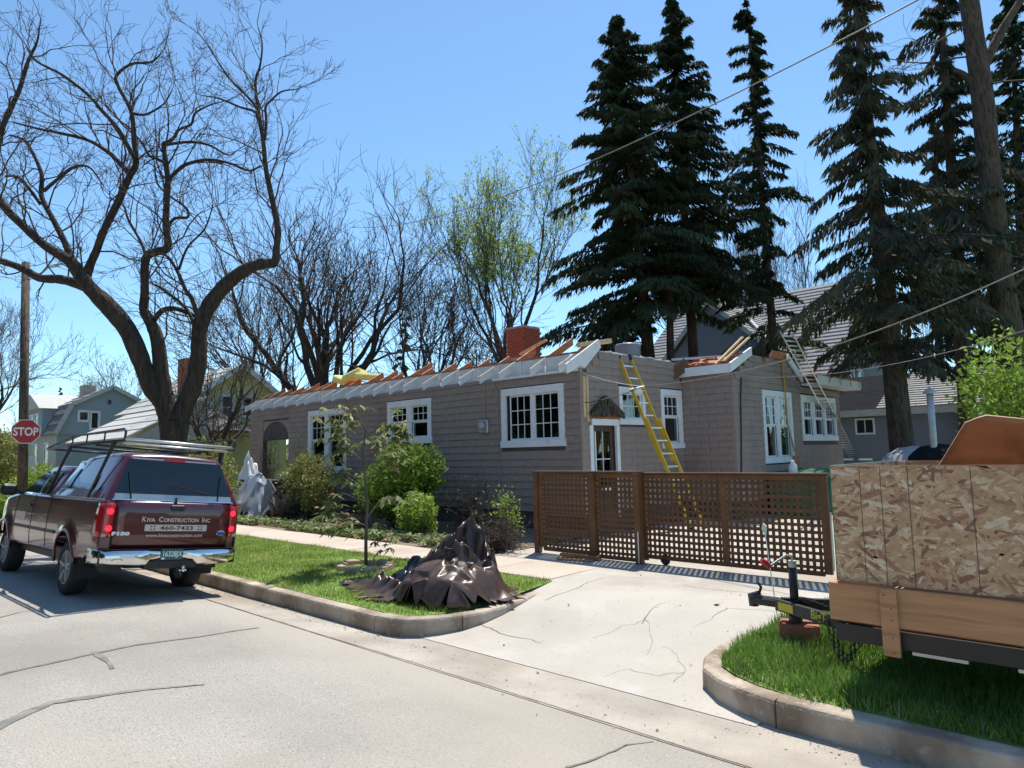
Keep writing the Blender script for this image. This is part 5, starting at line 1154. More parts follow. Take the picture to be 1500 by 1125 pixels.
# ground cover
g = np.random.default_rng(77); n = 5200; X = g.uniform(-22, -10, n); Y = 8.5+np.abs(g.normal(0, .42, n)); ok = (np.sin(X*2.3)+np.sin(X*.9+1)*1.2 > -.6) | (Y > 8.8)
X, Y = X[ok], Y[ok]; n = len(X); C = np.stack([X, Y, .27+g.random(n)*.13], 1); U = unit(g.normal(size=(n, 3))*[1, 1, .35])*.05; W = unit(np.cross(U, g.normal(size=(n, 3))*[.3, .3, 1]))*.032
V, Fc = leaf_arrays(C, U, W); link('ground_cover', np_mesh('ground_cover', V, Fc, M['ivy']), label='low variegated ground cover along the sidewalk before the house', cat='ground cover', kind='stuff')
# young buckeye with drooping palmate leaves
def palm_leaves(g, pts, L, m, t, nm='leaves'):
    Cs, Us, Ws = [], [], []
    for p in pts:
        for k in range(g.integers(6, 10)):
            a = g.uniform(0, 6.28); d = np.array([math.cos(a), math.sin(a), -.55+g.uniform(-.5, .35)]); d /= np.linalg.norm(d); l = L*g.uniform(.7, 1.2)
            U = d*l/2; W = np.cross(d, [0, 0, 1]); W = W/np.linalg.norm(W)*l*.15; Cs.append(np.array(p)+U); Us.append(U); Ws.append(W)
    V, Fc = leaf_arrays(np.array(Cs), np.array(Us), np.array(Ws)); return link(nm, np_mesh(nm, V, Fc, m), t, kind='stuff')
sp = thing('sapling', 'slender young tree with drooping leaf clusters in the grass strip by the tarp', 'tree', (-9.55, 6.48, lawn_z(6.48)))
DS = 11.3; g = np.random.default_rng(5)
tr_ = [at(536, 834, DS), at(536, 790, DS), at(538, 740, DS), at(535, 700, DS), at(531, 665, DS+.05), at(536, 630, DS), at(523, 612, DS-.05), at(508, 605, DS), at(497, 592, DS)]
MB().tube(tr_, [.032, .027, .024, .021, .018, .014, .011, .009, .006], 8).build('trunk', M['twig2'], sp, smooth=True)
tips = []; S = []
for bx, path in enumerate((((536, 640), (555, 625), (578, 622), (584, 616)), ((533, 660), (560, 655), (590, 640), (596, 628)), ((534, 680), (515, 660), (500, 645), (488, 632)), ((535, 700), (560, 690), (575, 675), (580, 668)), ((537, 720), (520, 700), (505, 690), (492, 690)),
        ((537, 760), (555, 735), (570, 730), (585, 728)), ((537, 770), (520, 765), (505, 768), (495, 775)), ((537, 690), (545, 665), (552, 650), (556, 640)), ((508, 605), (503, 610), (497, 620), (494, 632)), ((523, 612), (520, 600), (516, 607), (520, 620)), ((536, 790), (548, 780), (560, 786), (568, 800)), ((536, 735), (500, 722), (480, 745), (470, 760)))):
    dd = g.normal(0, .25); pts = [at(x, y, DS+dd*i/3) for i, (x, y) in enumerate(path)]
    for i in range(3): S.append([*pts[i], *pts[i+1], .011-.002*i, .009-.002*i])
    for q in (pts[2], pts[3], pts[1].lerp(pts[2], .6), pts[2].lerp(pts[3], .5)): tips += [np.array(q)+g.normal(0, .05, 3), np.array(q)+g.normal(0, .12, 3), np.array(q)+g.normal(0, .16, 3)]
V, Fc = seg_arrays(S, 6); link('branches', np_mesh('branches', V, Fc, M['twig2']), sp); tips.append(np.array(tr_[-1])); tips.append(np.array(tr_[-2]))
palm_leaves(g, tips, .19, M['leafC'], sp)
palm_leaves(g, [np.array(t)+g.normal(0, .08, 3) for t in tips[::3]], .10, mat('wilted_buds', (.42, .22, .13), .8), sp, 'buds')
# fallen cut branches lying over the bed
brush('cut_branch', 'cut leafy branch lying over the bed beside the green shrub', bp(520, 9.2, .3), (1.1, .5, .5), 26, 9, .014)
# ================================================================ trees
def rv(r): return Vector((r.gauss(0, 1), r.gauss(0, 1), r.gauss(0, 1)))
def grow(S, T, r, p, d, L, rad, lev, mx, spread, up, wob, nch, lk=.62, rk=.6, minr=.006, seg=4, start=.25):
    P = [p]; k = seg
    for i in range(k):
        d = (d+rv(r)*wob+Vector((0, 0, up))).normalized(); q = p+d*(L/k); r1 = max(minr*.7, rad*(1-(1-rk)*(i+1)/k))
        S.append((*p, *q, max(minr*.7, rad*(1-(1-rk)*i/k)), r1)); p = q; P.append((p, d.copy(), r1))
    if lev >= mx: T.append((p, d)); return
    n = nch[min(lev, len(nch)-1)]
    for c in range(n):
        t = 1.0 if c == 0 else r.uniform(start, 1.0); i = min(k, max(1, int(round(t*k)))); q, dd, rr = P[i]
        ax_ = dd.orthogonal().normalized(); ax_.rotate(Matrix.Rotation(r.uniform(0, 6.283), 3, dd)); nd = dd.copy(); nd.rotate(Matrix.Rotation(r.gauss(spread, spread*.3)*(.45 if c == 0 else 1), 3, ax_))
        grow(S, T, r, q, nd, L*r.uniform(lk*.75, lk*1.2), max(minr, rr*(r.uniform(.75, .95) if c == 0 else r.uniform(.45, .7))), lev+1, mx, spread, up, wob, nch, lk, rk, minr, max(2, seg-(lev > 1)), start)
def split_build(t, S, thr, barkm, twigm):
    S = np.array(S); r0 = S[:, 6]; big = S[r0 >= thr]; mid = S[(r0 < thr)]
    if len(big): V, Fc = seg_arrays(big, 8); link('trunk', np_mesh('trunk', V, Fc, barkm, smooth=True), t)
    if len(mid): V, Fc = seg_arrays(mid, 3); link('crown', np_mesh('crown', V, Fc, twigm), t)
def smooth_path(P, n=4):
    out = []
    for i in range(len(P)-1):
        a, b, c, d = P[max(i-1, 0)], P[i], P[i+1], P[min(i+2, len(P)-1)]
        for k in range(n):
            t = k/n; out.append(.5*((2*b)+(c-a)*t+(2*a-5*b+4*c-d)*t*t+(3*b-a-3*c+d)*t**3))
    return out+[P[-1]]
# ---- the big gnarled bare tree by the truck
BT = thing('bare_tree', 'huge gnarled leafless tree with three twisted limbs standing behind the pickup truck', 'tree', (-16.95, 6.2, .25)); DB = 16.15
limbs = [ # (pixels, radii px, depth drift)
 ([(256, 705), (254, 670), (255, 640), (256, 615)], [22, 19, 18, 21], 0),
 ([(250, 625), (240, 593), (221, 566), (205, 524), (186, 482), (157, 447), (128, 418), (106, 386), (90, 375), (64, 358), (32, 329), (4, 300), (-14, 262), (-4, 215), (6, 180), (28, 132), (41, 90), (54, 62), (58, 38)], [15, 13, 12.5, 12.5, 12.5, 12, 10.5, 8.5, 7, 6, 5.5, 5, 4.5, 4, 3.6, 3, 2.2, 1.5, .8], -.8),
 ([(135, 424), (108, 414), (86, 409), (58, 407), (32, 393), (0, 382), (-40, 372)], [8, 7, 6.5, 6, 5.5, 5, 4], .8),
 ([(125, 410), (132, 388), (141, 368), (152, 338), (172, 298), (190, 258), (199, 240), (196, 200), (192, 163), (175, 130), (170, 112), (192, 94), (221, 91), (236, 78)], [6.5, 6, 5.5, 5.2, 5, 4.6, 4.2, 3.5, 3, 2.5, 2.2, 2, 1.5, 1], .5),
 ([(191, 256), (176, 240), (160, 224), (128, 205), (83, 194), (58, 189), (19, 179)], [3.6, 3.3, 3, 2.6, 2.2, 1.8, 1.2], 1.2),
 ([(197, 232), (173, 189), (150, 163), (128, 138), (90, 109), (54, 90), (40, 70)], [3.2, 2.8, 2.5, 2.2, 1.8, 1.4, 1], -1.0),
 ([(192, 165), (205, 168), (218, 166), (240, 152), (252, 132)], [2.4, 2, 1.7, 1.2, .8], .8),
 ([(108, 385), (98, 362), (90, 345), (77, 320), (61, 288), (61, 256), (48, 224), (35, 205), (14, 198)], [5.5, 5, 4.6, 4.2, 3.6, 3, 2.5, 2, 1.2], 1.2),
 ([(64, 280), (85, 262), (110, 244), (132, 246), (150, 270)], [2.6, 2.3, 2, 1.5, 1], 1.0),
 ([(60, 300), (30, 262), (8, 258)], [2.6, 2, 1.4], -.8),
 ([(250, 618), (238, 560), (231, 500), (221, 473), (211, 454), (212, 428), (212, 393), (216, 374), (232, 368), (246, 361), (243, 330), (244, 300), (246, 266), (242, 232), (240, 212), (247, 208), (256, 200), (262, 190), (280, 182), (286, 166), (307, 154), (322, 150)], [14, 11.5, 9.5, 8, 6.5, 6, 5.8, 5.8, 6, 5.2, 4.6, 4.3, 4, 3.6, 3.4, 2.8, 2.4, 2.1, 1.9, 1.6, 1.2, .8], .3),
 ([(241, 238), (228, 232), (218, 227), (205, 205), (179, 182), (165, 160)], [2.4, 2.1, 1.8, 1.5, 1.2, .8], .9),
 ([(248, 262), (260, 250), (275, 240), (307, 234), (339, 240), (365, 250), (381, 243)], [3, 2.8, 2.5, 2.2, 1.8, 1.5, 1], -.6),
 ([(243, 212), (278, 208), (307, 213), (333, 227), (345, 222)], [2.4, 2, 1.6, 1.2, .8], .8),
 ([(246, 332), (256, 320), (275, 318), (272, 304), (250, 288), (230, 268), (227, 240)], [2.4, 2.2, 2, 1.8, 1.5, 1.3, .9], .5),
 ([(226, 468), (238, 455), (255, 452), (275, 458), (291, 466)], [4.2, 4, 3.6, 3, 2.5], .5),
 ([(262, 618), (268, 600), (284, 562), (291, 524), (293, 480), (307, 447), (333, 415), (362, 394), (387, 386), (402, 384), (405, 364), (407, 336), (400, 298), (390, 250), (386, 211), (380, 172), (374, 122), (381, 96), (384, 64), (378, 40)], [15, 13.5, 12.5, 11.5, 11, 11, 10.5, 9, 7.8, 6.5, 5.2, 4.8, 4.2, 3.6, 3.2, 2.8, 2, 1.6, 1.2, .7], 1.0),
 ([(381, 174), (372, 163), (352, 157), (320, 144), (296, 140)], [2.2, 1.9, 1.6, 1.2, .7], .8),
 ([(378, 160), (362, 141), (339, 118), (323, 96), (301, 61)], [2.0, 1.7, 1.4, 1.1, .7], -.7),
 ([(388, 205), (390, 175), (389, 157), (397, 147), (413, 134), (434, 131)], [2.2, 2, 1.8, 1.6, 1.2, .7], .4),
 ([(294, 478), (282, 440), (272, 425), (259, 396), (243, 374), (225, 372)], [4, 3.4, 3, 2.4, 1.8, 1.2], -.6),
 ([(290, 500), (275, 455), (240, 425), (222, 415)], [3, 2.6, 2, 1.4], .6),
 ([(216, 380), (205, 352), (188, 322), (180, 300), (160, 290)], [2.6, 2.2, 1.8, 1.4, .9], .6),
 ([(262, 395), (275, 362), (300, 335), (312, 300)], [2, 1.6, 1.2, .8], -.9)]
S = []; T = []; r = random.Random(41); pxm = DB/F_PX
for li, (pts, rad, drift) in enumerate(limbs):
    n = len(pts); P = [at(x, y, DB+drift*i/n*1.2) for i, (x, y) in enumerate(pts)]; Pp = smooth_path(P, 5); Rr = np.interp(np.linspace(0, n-1, len(Pp)), range(n), rad)*pxm
    MB().tube(Pp, [q*r.uniform(.94, 1.07) for q in Rr], 14 if Rr[0] > .1 else 8).build('trunk' if li == 0 else 'limb', M['bark'], BT, smooth=True)
    acc = 0
    for i in range(1, len(Pp)-1):
        acc += (Pp[i]-Pp[i-1]).length
        if acc > .34 and Rr[i] < 10*pxm and (len(pts) > 4 or True) and Pp[i].z > 3.2:
            acc = r.uniform(0, .1); d = (Pp[i+1]-Pp[i]).normalized(); o = rv(r); o = (o-d*o.dot(d)).normalized(); L = r.uniform(.35, 1.0)*(.7+.9*min(1, Rr[i]/(4*pxm)))
            grow(S, T, r, Pp[i], (o*.8+d*.55+Vector((0, 0, .25))).normalized(), L, min(.024, Rr[i]*.5), 0, 3, .6, .05, .22, [3, 3, 2], .62, .6, .0055, 4)
    grow(S, T, r, Pp[-1], (Pp[-1]-Pp[-2]).normalized(), .7, .012, 0, 3, .5, .06, .2, [3, 3, 3], .62, .6, .0055, 4)
V, Fc = seg_arrays(S, 3); link('crown', np_mesh('crown', V, Fc, M['twig']), BT)
# ---- leafless elms behind the house
def elm(label, base, hgt, seed, lean=(0, 0), nlimb=5, rad=.38, mx=5, spread=.52, up=.10, trunk=.22, nch=(4, 4, 3, 3, 3), m='twig', wob=.16, leaves=None, group=None, minr=.011, sl=1.0):
    r = random.Random(seed); t = thing('bare_tree' if not leaves else 'budding_tree', label, 'tree', tuple(base), group=group); S = []; T = []; p = Vector(base); d = Vector((lean[0], lean[1], 1)).normalized(); ht = hgt*trunk
    pts = [p+Vector((0, 0, -.3))]+[p+d*ht*(i/4)+Vector((r.uniform(-.08, .08), r.uniform(-.08, .08), 0)) for i in range(1, 5)]
    for i in range(4): S.append((*pts[i], *pts[i+1], rad*(1.15-.08*i), rad*(1.07-.08*i)))
    for k in range(nlimb):
        a = k/nlimb*6.283+r.uniform(-.4, .4); sp_ = r.uniform(.25, .8) if k else .08; dd = Vector((math.cos(a)*sp_*sl, math.sin(a)*sp_*sl, 1)).normalized()
        grow(S, T, r, pts[-1], dd, hgt*r.uniform(.26, .36), rad*r.uniform(.32, .48), 0, mx, spread, up, wob, nch, .66, .62, minr, 5, .3)
    split_build(t, S, .07, M['bark'], M[m])
    if leaves:
        g = np.random.default_rng(seed); C = np.array([q for q, _ in T]); C = C[g.random(len(C)) < leaves[0]]; C = np.repeat(C, leaves[1], 0)+g.normal(0, .16, (len(C)*leaves[1], 3)); n = len(C)
        V, Fc = leaf_arrays(C, unit(g.normal(size=(n, 3)))*.10, unit(g.normal(size=(n, 3)))*.045); link('foliage', np_mesh('foliage', V, Fc, M[leaves[2]]), t)
    return t
def gp_(x, D, z=.2): p = at(x, 600, D); return (p.x, p.y, z)
elm('broad leafless elm with dense dark limbs behind the stripped rafters', gp_(478, 34), 16.0, 3, nlimb=8, rad=.45, up=.06, spread=.55)
elm('spreading leafless elm between the dense elm and the budding tree', gp_(618, 37), 13.2, 8, nlimb=6, rad=.36, spread=.5)
elm('leafless tree with arching limbs left of the dense elm', gp_(402, 40), 12.5, 15, nlimb=6, rad=.34)
elm('low wide leafless tree right behind the rafters near the chimney', gp_(690, 33), 9.5, 22, nlimb=5, rad=.26, up=.03, spread=.65)
elm('small leafless tree forking low in front of the yellow house', gp_(318, 27), 7.2, 5, nlimb=5, rad=.24, trunk=.2, mx=4, up=.05, spread=.6)
elm('tall slender tree flushed with yellow-green buds beside the spruces', gp_(745, 38), 14.6, 31, nlimb=6, rad=.34, up=.15, spread=.40, trunk=.40, leaves=(.85, 5, 'willow'), mx=5, sl=.55)
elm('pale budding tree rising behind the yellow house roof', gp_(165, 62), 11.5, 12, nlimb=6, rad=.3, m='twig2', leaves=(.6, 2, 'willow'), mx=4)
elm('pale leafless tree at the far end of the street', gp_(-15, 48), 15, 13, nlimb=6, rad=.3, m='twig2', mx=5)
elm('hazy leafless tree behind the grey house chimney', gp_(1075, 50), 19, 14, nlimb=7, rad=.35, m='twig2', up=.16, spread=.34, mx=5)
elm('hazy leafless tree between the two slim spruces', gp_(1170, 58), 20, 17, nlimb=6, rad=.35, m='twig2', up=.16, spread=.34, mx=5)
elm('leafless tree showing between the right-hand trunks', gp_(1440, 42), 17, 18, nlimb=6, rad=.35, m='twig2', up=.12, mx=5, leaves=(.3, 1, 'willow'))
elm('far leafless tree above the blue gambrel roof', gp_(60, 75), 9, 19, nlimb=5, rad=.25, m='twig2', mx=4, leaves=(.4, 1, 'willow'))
# ---- spruces
def spruce(label, base, top, seed, zlow, lmax, nbr, dens=1.0, m='needle', rad=.24, shape=None, gaps=.0, droop=1.0, skip=None):
    r = random.Random(seed); g = np.random.default_rng(seed); b = Vector(base); tp = Vector(top); t = thing('spruce_tree', label, 'tree', tuple(base)); H_ = (tp-b).length; ax_ = (tp-b)/H_
    S = []; n = 14
    for i in range(n): S.append((*(b+ax_*H_*(i/n)), *(b+ax_*H_*((i+1)/n)), rad*(1-i/n)**.8+.02, rad*(1-(i+1)/n)**.8+.02))
    V, Fc = seg_arrays(S, 10); link('trunk', np_mesh('trunk', V, Fc, M['sprucebark'], smooth=True), t)
    B = []; C = []; U = []; W = []
    for k in range(nbr):
        f_ = zlow+(1-zlow)*((k+r.random())/nbr); z = f_*H_; env = shape(f_) if shape else (1-((f_-zlow)/(1-zlow))**1.15)*.92+.08
        if r.random() < gaps: continue
        L = lmax*env*(r.uniform(.45, 1.0) if r.random() < .8 else r.uniform(.95, 1.22)); a = r.uniform(0, 6.283); d = Vector((math.cos(a), math.sin(a), 0))
        if skip and skip(f_, d.dot(_r)): continue
        s_ = Vector((-d.y, d.x, 0)); p0_ = b+ax_*z
        sag = droop*r.uniform(.28, .55)*(1-.5*f_); up0 = r.uniform(.0, .25)+.35*max(0, f_-.75)*4*.5
        pr = p0_; m_ = max(4, int(L/.32))
        for i in range(1, m_+1):
            u = i/m_; q = p0_+d*L*u+Vector((0, 0, L*(up0*u-sag*u*u*1.5+.42*sag*u**3)))+s_*.06*L*math.sin(u*3+k); B.append((*pr, *q, .030*(1-.7*(i-1)/m_)*(.4+L/4), .030*(1-.7*i/m_)*(.4+L/4)))
            dirv = (q-pr).normalized(); ns = int((12+16*u)*dens*(1 if u > .18 else .3))
            for _ in range(ns):
                w = r.uniform(-1, 1); c = pr.lerp(q, r.random()); o = s_*w*L*.24*(1-.45*u)*1.0+d*abs(w)*L*.06; h = -abs(w)*.12*L*droop*.6-r.uniform(0, .12)
                C.append(c+o+Vector((0, 0, h))); ll = r.uniform(.10, .21); uu = (dirv*r.uniform(.1, .9)+s_*w*.9+Vector((0, 0, -r.uniform(.25, 1.25)*droop))).normalized()*ll
                U.append(uu); W.append(Vector((r.gauss(0, 1), r.gauss(0, 1), r.gauss(0, .6))).cross(uu).normalized()*r.uniform(.022, .046))
            pr = q
    V, Fc = seg_arrays(B, 3); link('branches', np_mesh('branches', V, Fc, M['sprucebark']), t, kind='stuff')
    C, U, W = np.array(C), np.array(U), np.array(W); V, Fc = leaf_arrays(C, U, W); link('crown', np_mesh('crown', V, Fc, M[m]), t); return t
def tb(x, y, D): p = at(x, y, D); return p
def spr(label, xb, yb, xt, yt, D, **kw):
    b = at(xb, yb, D); tpt = at(xt, yt, D); d = (tpt-b); b2 = b-d*((b.z-.2)/d.z); spruce(label, tuple(b2), tuple(tpt), **kw)
sh1 = lambda f: max(.06, min(1, (1-f)*1.75)**.68)*(1 if f > .3 else .9)
spr('dense dark spruce, the broadest crown, behind the end of the stripped roof', 950, 520, 904, 26, 24, seed=1, zlow=.20, lmax=3.7, nbr=225, dens=2.0, rad=.27, shape=sh1, skip=lambda f, t: f < .42 and t > .1 and t*7 % 1 < .92)
spr('tall dark spruce growing into the broad spruce beside it', 1015, 510, 984, -6, 25.5, seed=2, zlow=.40, lmax=2.7, nbr=165, dens=1.9, rad=.22, shape=lambda f: max(.07, min(1, (1-f)*1.9)**.65))
spr('slim ragged spruce rising over the grey house roof', 1133, 500, 1094, 6, 27, seed=3, zlow=.27, lmax=2.2, nbr=135, dens=1.7, rad=.19, gaps=.15, shape=lambda f: max(.10, min(1, (1-f)*2.6)**.6)*(.80+.28*math.sin(f*21)))
spr('big grey-green spruce with drooping boughs in front of the garage', 1322, 660, 1246, -60, 19.5, seed=4, zlow=.26, lmax=3.6, nbr=150, dens=1.35, m='needle2', rad=.34, gaps=.1, droop=1.35, shape=lambda f: max(.1, min(1, (1-f)*1.5)**.8)*(.85+.25*math.sin(f*17)))
spr('bare-stemmed spruce with high drooping boughs right of the big spruce', 1417, 600, 1372, -80, 22.5, seed=5, zlow=.36, lmax=3.0, nbr=125, dens=1.4, m='needle2', rad=.28, gaps=.12, droop=1.2)
spr('dark spruce filling the gap at the right edge behind the bare trunks', 1505, 600, 1480, -40, 28, seed=6, zlow=.30, lmax=4.2, nbr=150, dens=1.5, rad=.24)
spr('dark spruce low in the gap behind the big grey-green spruce', 1378, 600, 1368, 180, 30, seed=16, zlow=.15, lmax=3.2, nbr=110, dens=1.4, rad=.2)
spr('small distant spruce between the leafless elms', 748, 560, 750, 460, 44, seed=7, zlow=.12, lmax=2.2, nbr=46, dens=.8, rad=.15)
spr('tiny distant spruce behind the blue gambrel house', 88, 620, 88, 568, 78, seed=8, zlow=.1, lmax=2.4, nbr=36, dens=.7, rad=.15)
spr('small distant spruce left of the chimney between the elm trunks', 588, 560, 596, 465, 46, seed=9, zlow=.2, lmax=2.0, nbr=40, dens=.8, rad=.15)
# the bare snag between the spruces
a, b = at(982, 520, 23.0), at(981, 424, 23.0)
tag(MB().tube([Vector((a.x, a.y, .2)), a, b], [.16, .13, .11], 8).build('dead_snag', M['sprucebark']), 'thin dead trunk snag standing between two spruce trunks', 'tree trunk')
# ---- big deciduous trunk at the right edge
dt = thing('bare_tree', 'massive rough-barked leafless tree trunk with a heavy low limb at the right edge', 'tree', tuple(at(1478, 640, 20.5))); S = []; T = []; r = random.Random(9); DT = 20.5; pm = DT/F_PX
for pts, rad in (([(1500, 720), (1492, 640), (1478, 500), (1462, 380), (1450, 260), (1440, 150), (1428, 60), (1415, -30), (1400, -130)], [24, 22, 19, 16.5, 15, 14, 13, 11.5, 10]), ([(1486, 560), (1475, 490), (1450, 465), (1425, 445), (1418, 438)], [17, 15, 13, 11.5, 10]), ([(1440, 150), (1420, 115), (1398, 102)], [5, 4, 3]), ([(1435, 110), (1470, 40), (1510, -20)], [7, 6, 4]), ([(1470, 430), (1500, 400), (1540, 350)], [6, 5, 4])):
    n = len(pts); P = smooth_path([at(x, y, DT) for x, y in pts], 4); Rr = np.interp(np.linspace(0, n-1, len(P)), range(n), rad)*pm
    MB().tube(P, [q*r.uniform(.95, 1.06) for q in Rr], 16).build('trunk' if n > 6 else 'limb', M['sprucebark'], dt, smooth=True)
    for i in range(4, len(P)-1):
        if P[i].z > 7 and r.random() < .45:
            o = rv(r); grow(S, T, r, P[i], (o+Vector((0, 0, .3))).normalized(), r.uniform(1, 2.4), .035, 0, 3, .6, .02, .22, [3, 3, 2], .62, .6, .008, 4)
V, Fc = seg_arrays(S, 3); link('crown', np_mesh('crown', V, Fc, M['twig']), dt)
# ================================================================ neighbouring houses
def poly3(mb, pts, off, mi=0): return mb.prism(pts, off, mi)
def win3(parent, f, u0, u1, z0, z1, cols=1, rows=2, t=.08):
    w = MB()
    for r_ in ((u0, u1, z1-t, z1), (u0, u1, z0, z0+t), (u0, u0+t, z0+t, z1-t), (u1-t, u1, z0+t, z1-t)): fbox(w, f, *r_, .0, .05)
    w = w.build('window', M['trim'], parent)
    gz_ = (z1-z0-2*t)/rows; gu = (u1-u0-2*t)/cols
    for i in range(cols):
        for j in range(rows):
            mb = MB(); fbox(mb, f, u0+t+gu*i+.015, u0+t+gu*(i+1)-.015, z0+t+gz_*j+.015, z0+t+gz_*(j+1)-.015, .004, .02); mb.build('pane', M['dglass2'], w)
    mb = MB()
    for i in range(1, cols): fbox(mb, f, u0+t+gu*i-.015, u0+t+gu*i+.015, z0+t, z1-t, .004, .035)
    for j in range(1, rows): fbox(mb, f, u0+t, u1-t, z0+t+gz_*j-.015, z0+t+gz_*j+.015, .004, .034)
    if mb.v: mb.build('glazing_bar', M['trim'], w)
    return w
M['dglass2'] = mat('dark_window_pane', (.03, .034, .038), .08, .2, 1)
# ---- slate-blue house behind the spruces (right)
YG = 30.0
A = atY(1039, 441, YG); Lp = atY(980, 516, YG); Rp = atY(1126, 506, YG); ze = (Lp.z+Rp.z)/2
gh = thing('neighbour_house', 'slate-blue gabled house with grey shingle roof behind the spruces', 'house', (A.x, YG+4, .2))
zr1 = atY(1007, 455, 36).z; zr2 = atY(1185, 416, 36).z; zr = (zr1+zr2)/2; xl = atY(920, 510, 33).x; xr = atY(1236, 540, 32).x
YE0, YR = 32.2, 36.2; ez = atY(1180, 548, YE0).z
# walls
MB().prism([(Lp.x+.2, YG, .2), (Rp.x-.2, YG, .2), (Rp.x-.2, YG, ze-.1), (A.x, YG, A.z-.12), (Lp.x+.2, YG, ze-.1)], (0, .15, 0)).build('wall', M['greyh'], gh)
MB().mm((Lp.x+.2, YG+.15, .2), (Lp.x+.35, YE0, ze-.1)).mm((Rp.x-.35, YG+.15, .2), (Rp.x-.2, YE0, ze-.1)).build('wall', M['greyh'], gh)
MB().prism([(xr-.15, YE0+.3, .2), (xr-.15, 2*YR-YE0-.3, .2), (xr-.15, 2*YR-YE0-.3, ez), (xr-.15, YR, zr-.25), (xr-.15, YE0+.3, ez)], (-.15, 0, 0)).build('wall', M['greyh'], gh)
MB().mm((xl+.2, YE0+.3, .2), (xr-.32, YE0+.45, ez)).build('wall', M['greyh'], gh)
# roof slabs made of shingle courses
def courses(parent, a0, a1, b0, b1, n, m=M['roof'], th=.05, nm='roof_course'):
    """a0-a1 eave line, b0-b1 ridge line"""
    a0, a1, b0, b1 = map(Vector, (a0, a1, b0, b1)); nr = (a1-a0).cross(b0-a0).normalized(); nr = nr if nr.z > 0 else -nr
    for i in range(n):
        p, q, s_, t_ = a0.lerp(b0, i/n), a1.lerp(b1, i/n), a1.lerp(b1, (i+1.12)/n if i < n-1 else 1), a0.lerp(b0, (i+1.12)/n if i < n-1 else 1)
        mb = MB(); mb.add([p, q, s_, t_, p+nr*th, q+nr*th, s_+nr*.012, t_+nr*.012], [(0, 1, 2, 3), (4, 5, 6, 7), (0, 1, 5, 4), (1, 2, 6, 5), (2, 3, 7, 6), (3, 0, 4, 7)]); mb.build(nm, m, parent)
courses(gh, (xl, YE0-.2, ez-.1), (xr+.15, YE0-.2, ez-.1), (xl+1.5, YR, zr), (xr+.15, YR, zr), 26)
courses(gh, (xl, 2*YR-YE0+.2, ez-.1), (xr+.15, 2*YR-YE0+.2, ez-.1), (xl+1.5, YR, zr), (xr+.15, YR, zr), 4)
yb = YG+6.2
courses(gh, (Lp.x-.25, YG-.25, ze-.35), (Lp.x-.25, yb, ze-.35), (A.x, YG-.25, A.z), (A.x, yb, A.z), 14); courses(gh, (Rp.x+.25, YG-.25, ze-.35), (Rp.x+.25, yb, ze-.35), (A.x, YG-.25, A.z), (A.x, yb, A.z), 14)
for s_ in (Lp, Rp):
    e = Vector((s_.x+(.25 if s_ is Rp else -.25), YG-.29, ze-.38)); MB().bar(e, Vector((A.x, YG-.29, A.z-.04)), .04, .20).build('rake_board', M['rooflight'], gh)
MB().mm((Rp.x-1.2, YG-.5, ze-.55), (Rp.x+.35, YG-.02, ze-.30)).build('eave_return', M['rooflight'], gh)
cp_ = atY(1035, 425, 33); MB().mm((cp_.x-.42, 32.7, 5.4), (cp_.x+.42, 33.4, atY(1035, 405, 33).z)).build('chimney', M['brick'], gh)
sk = MB().bar(atY(1075, 458, 31.6), atY(1102, 482, 31.0), .5, .12); sk.build('skylight', M['felt'], gh); MB().bar(atY(1089, 458, 31.4), atY(1131, 503, 30.2), .14, .06).build('valley_flashing', M['alu'], gh)
fX = frame('X', xr-.148)
for u in (YE0+.75, YE0+2.0): win3(gh, fX, u, u+.75, ez-1.6, ez+.25, 1, 2)
MB().bar((xr-.02, YE0-.2, ez-.05), (xr-.02, YR, zr+.05), .05, .22).build('rake_board', M['greyh'], gh)
MB().mm((xr-.4, YE0-.6, ez-1.75), (xr+3.2, YE0+.0, ez-1.66)).build('porch_flashing', M['white'], gh)
# lower black felted roof and garage
gr = thing('garage', 'low slate-blue garage with grey shingle roof and small white window', 'garage', (-6, 29, .2))
YF = 27.0; e0 = atY(1232, 604, YF); e1 = atY(1402, 590, YF); zr_ = atY(1370, 543, 29.8).z; xe = atY(1458, 540, 29.8).x; x0_ = e0.x-1.0; zq = (e0.z+e1.z)/2
MB().mm((x0_, YF, .2), (xe-.2, YF+.15, zq)).build('wall', M['greyh'], gr); MB().prism([(xe-.2, YF, .2), (xe-.2, YF+5.6, .2), (xe-.2, YF+5.6, zq), (xe-.2, YF+2.8, zr_-.1), (xe-.2, YF, zq)], (-.15, 0, 0)).build('wall', M['greyh'], gr)
xm = atY(1288, 600, YF).x
courses(gr, (xm, YF-.35, zq-.02), (xe, YF-.35, zq-.02), (xm, YF+2.8, zr_), (xe, YF+2.8, zr_), 16)
courses(gr, (x0_, YF-.35, zq-.03), (xm+.6, YF-.35, zq-.03), (x0_, YF+2.8, zr_-.03), (xm-.02, YF+2.8, zr_-.03), 2, M['felt'], .02, 'felt_strip')
courses(gr, (x0_, YF+5.95, zq), (xe, YF+5.95, zq), (x0_, YF+2.8, zr_), (xe, YF+2.8, zr_), 3)
MB().mm((x0_, YF-.40, zq-.26), (xe, YF-.36, zq-.02)).build('fascia', M['rooflight'], gr); MB().bar((xe+.02, YF-.35, zq-.02), (xe+.02, YF+2.8, zr_), .05, .2).build('rake_board', M['rooflight'], gr)
wa = atY(1254, 637, YF); wb = atY(1281, 612, YF); win3(gr, frame('Y', YF), wa.x, wb.x, wa.z, wb.z, 2, 1, .06)
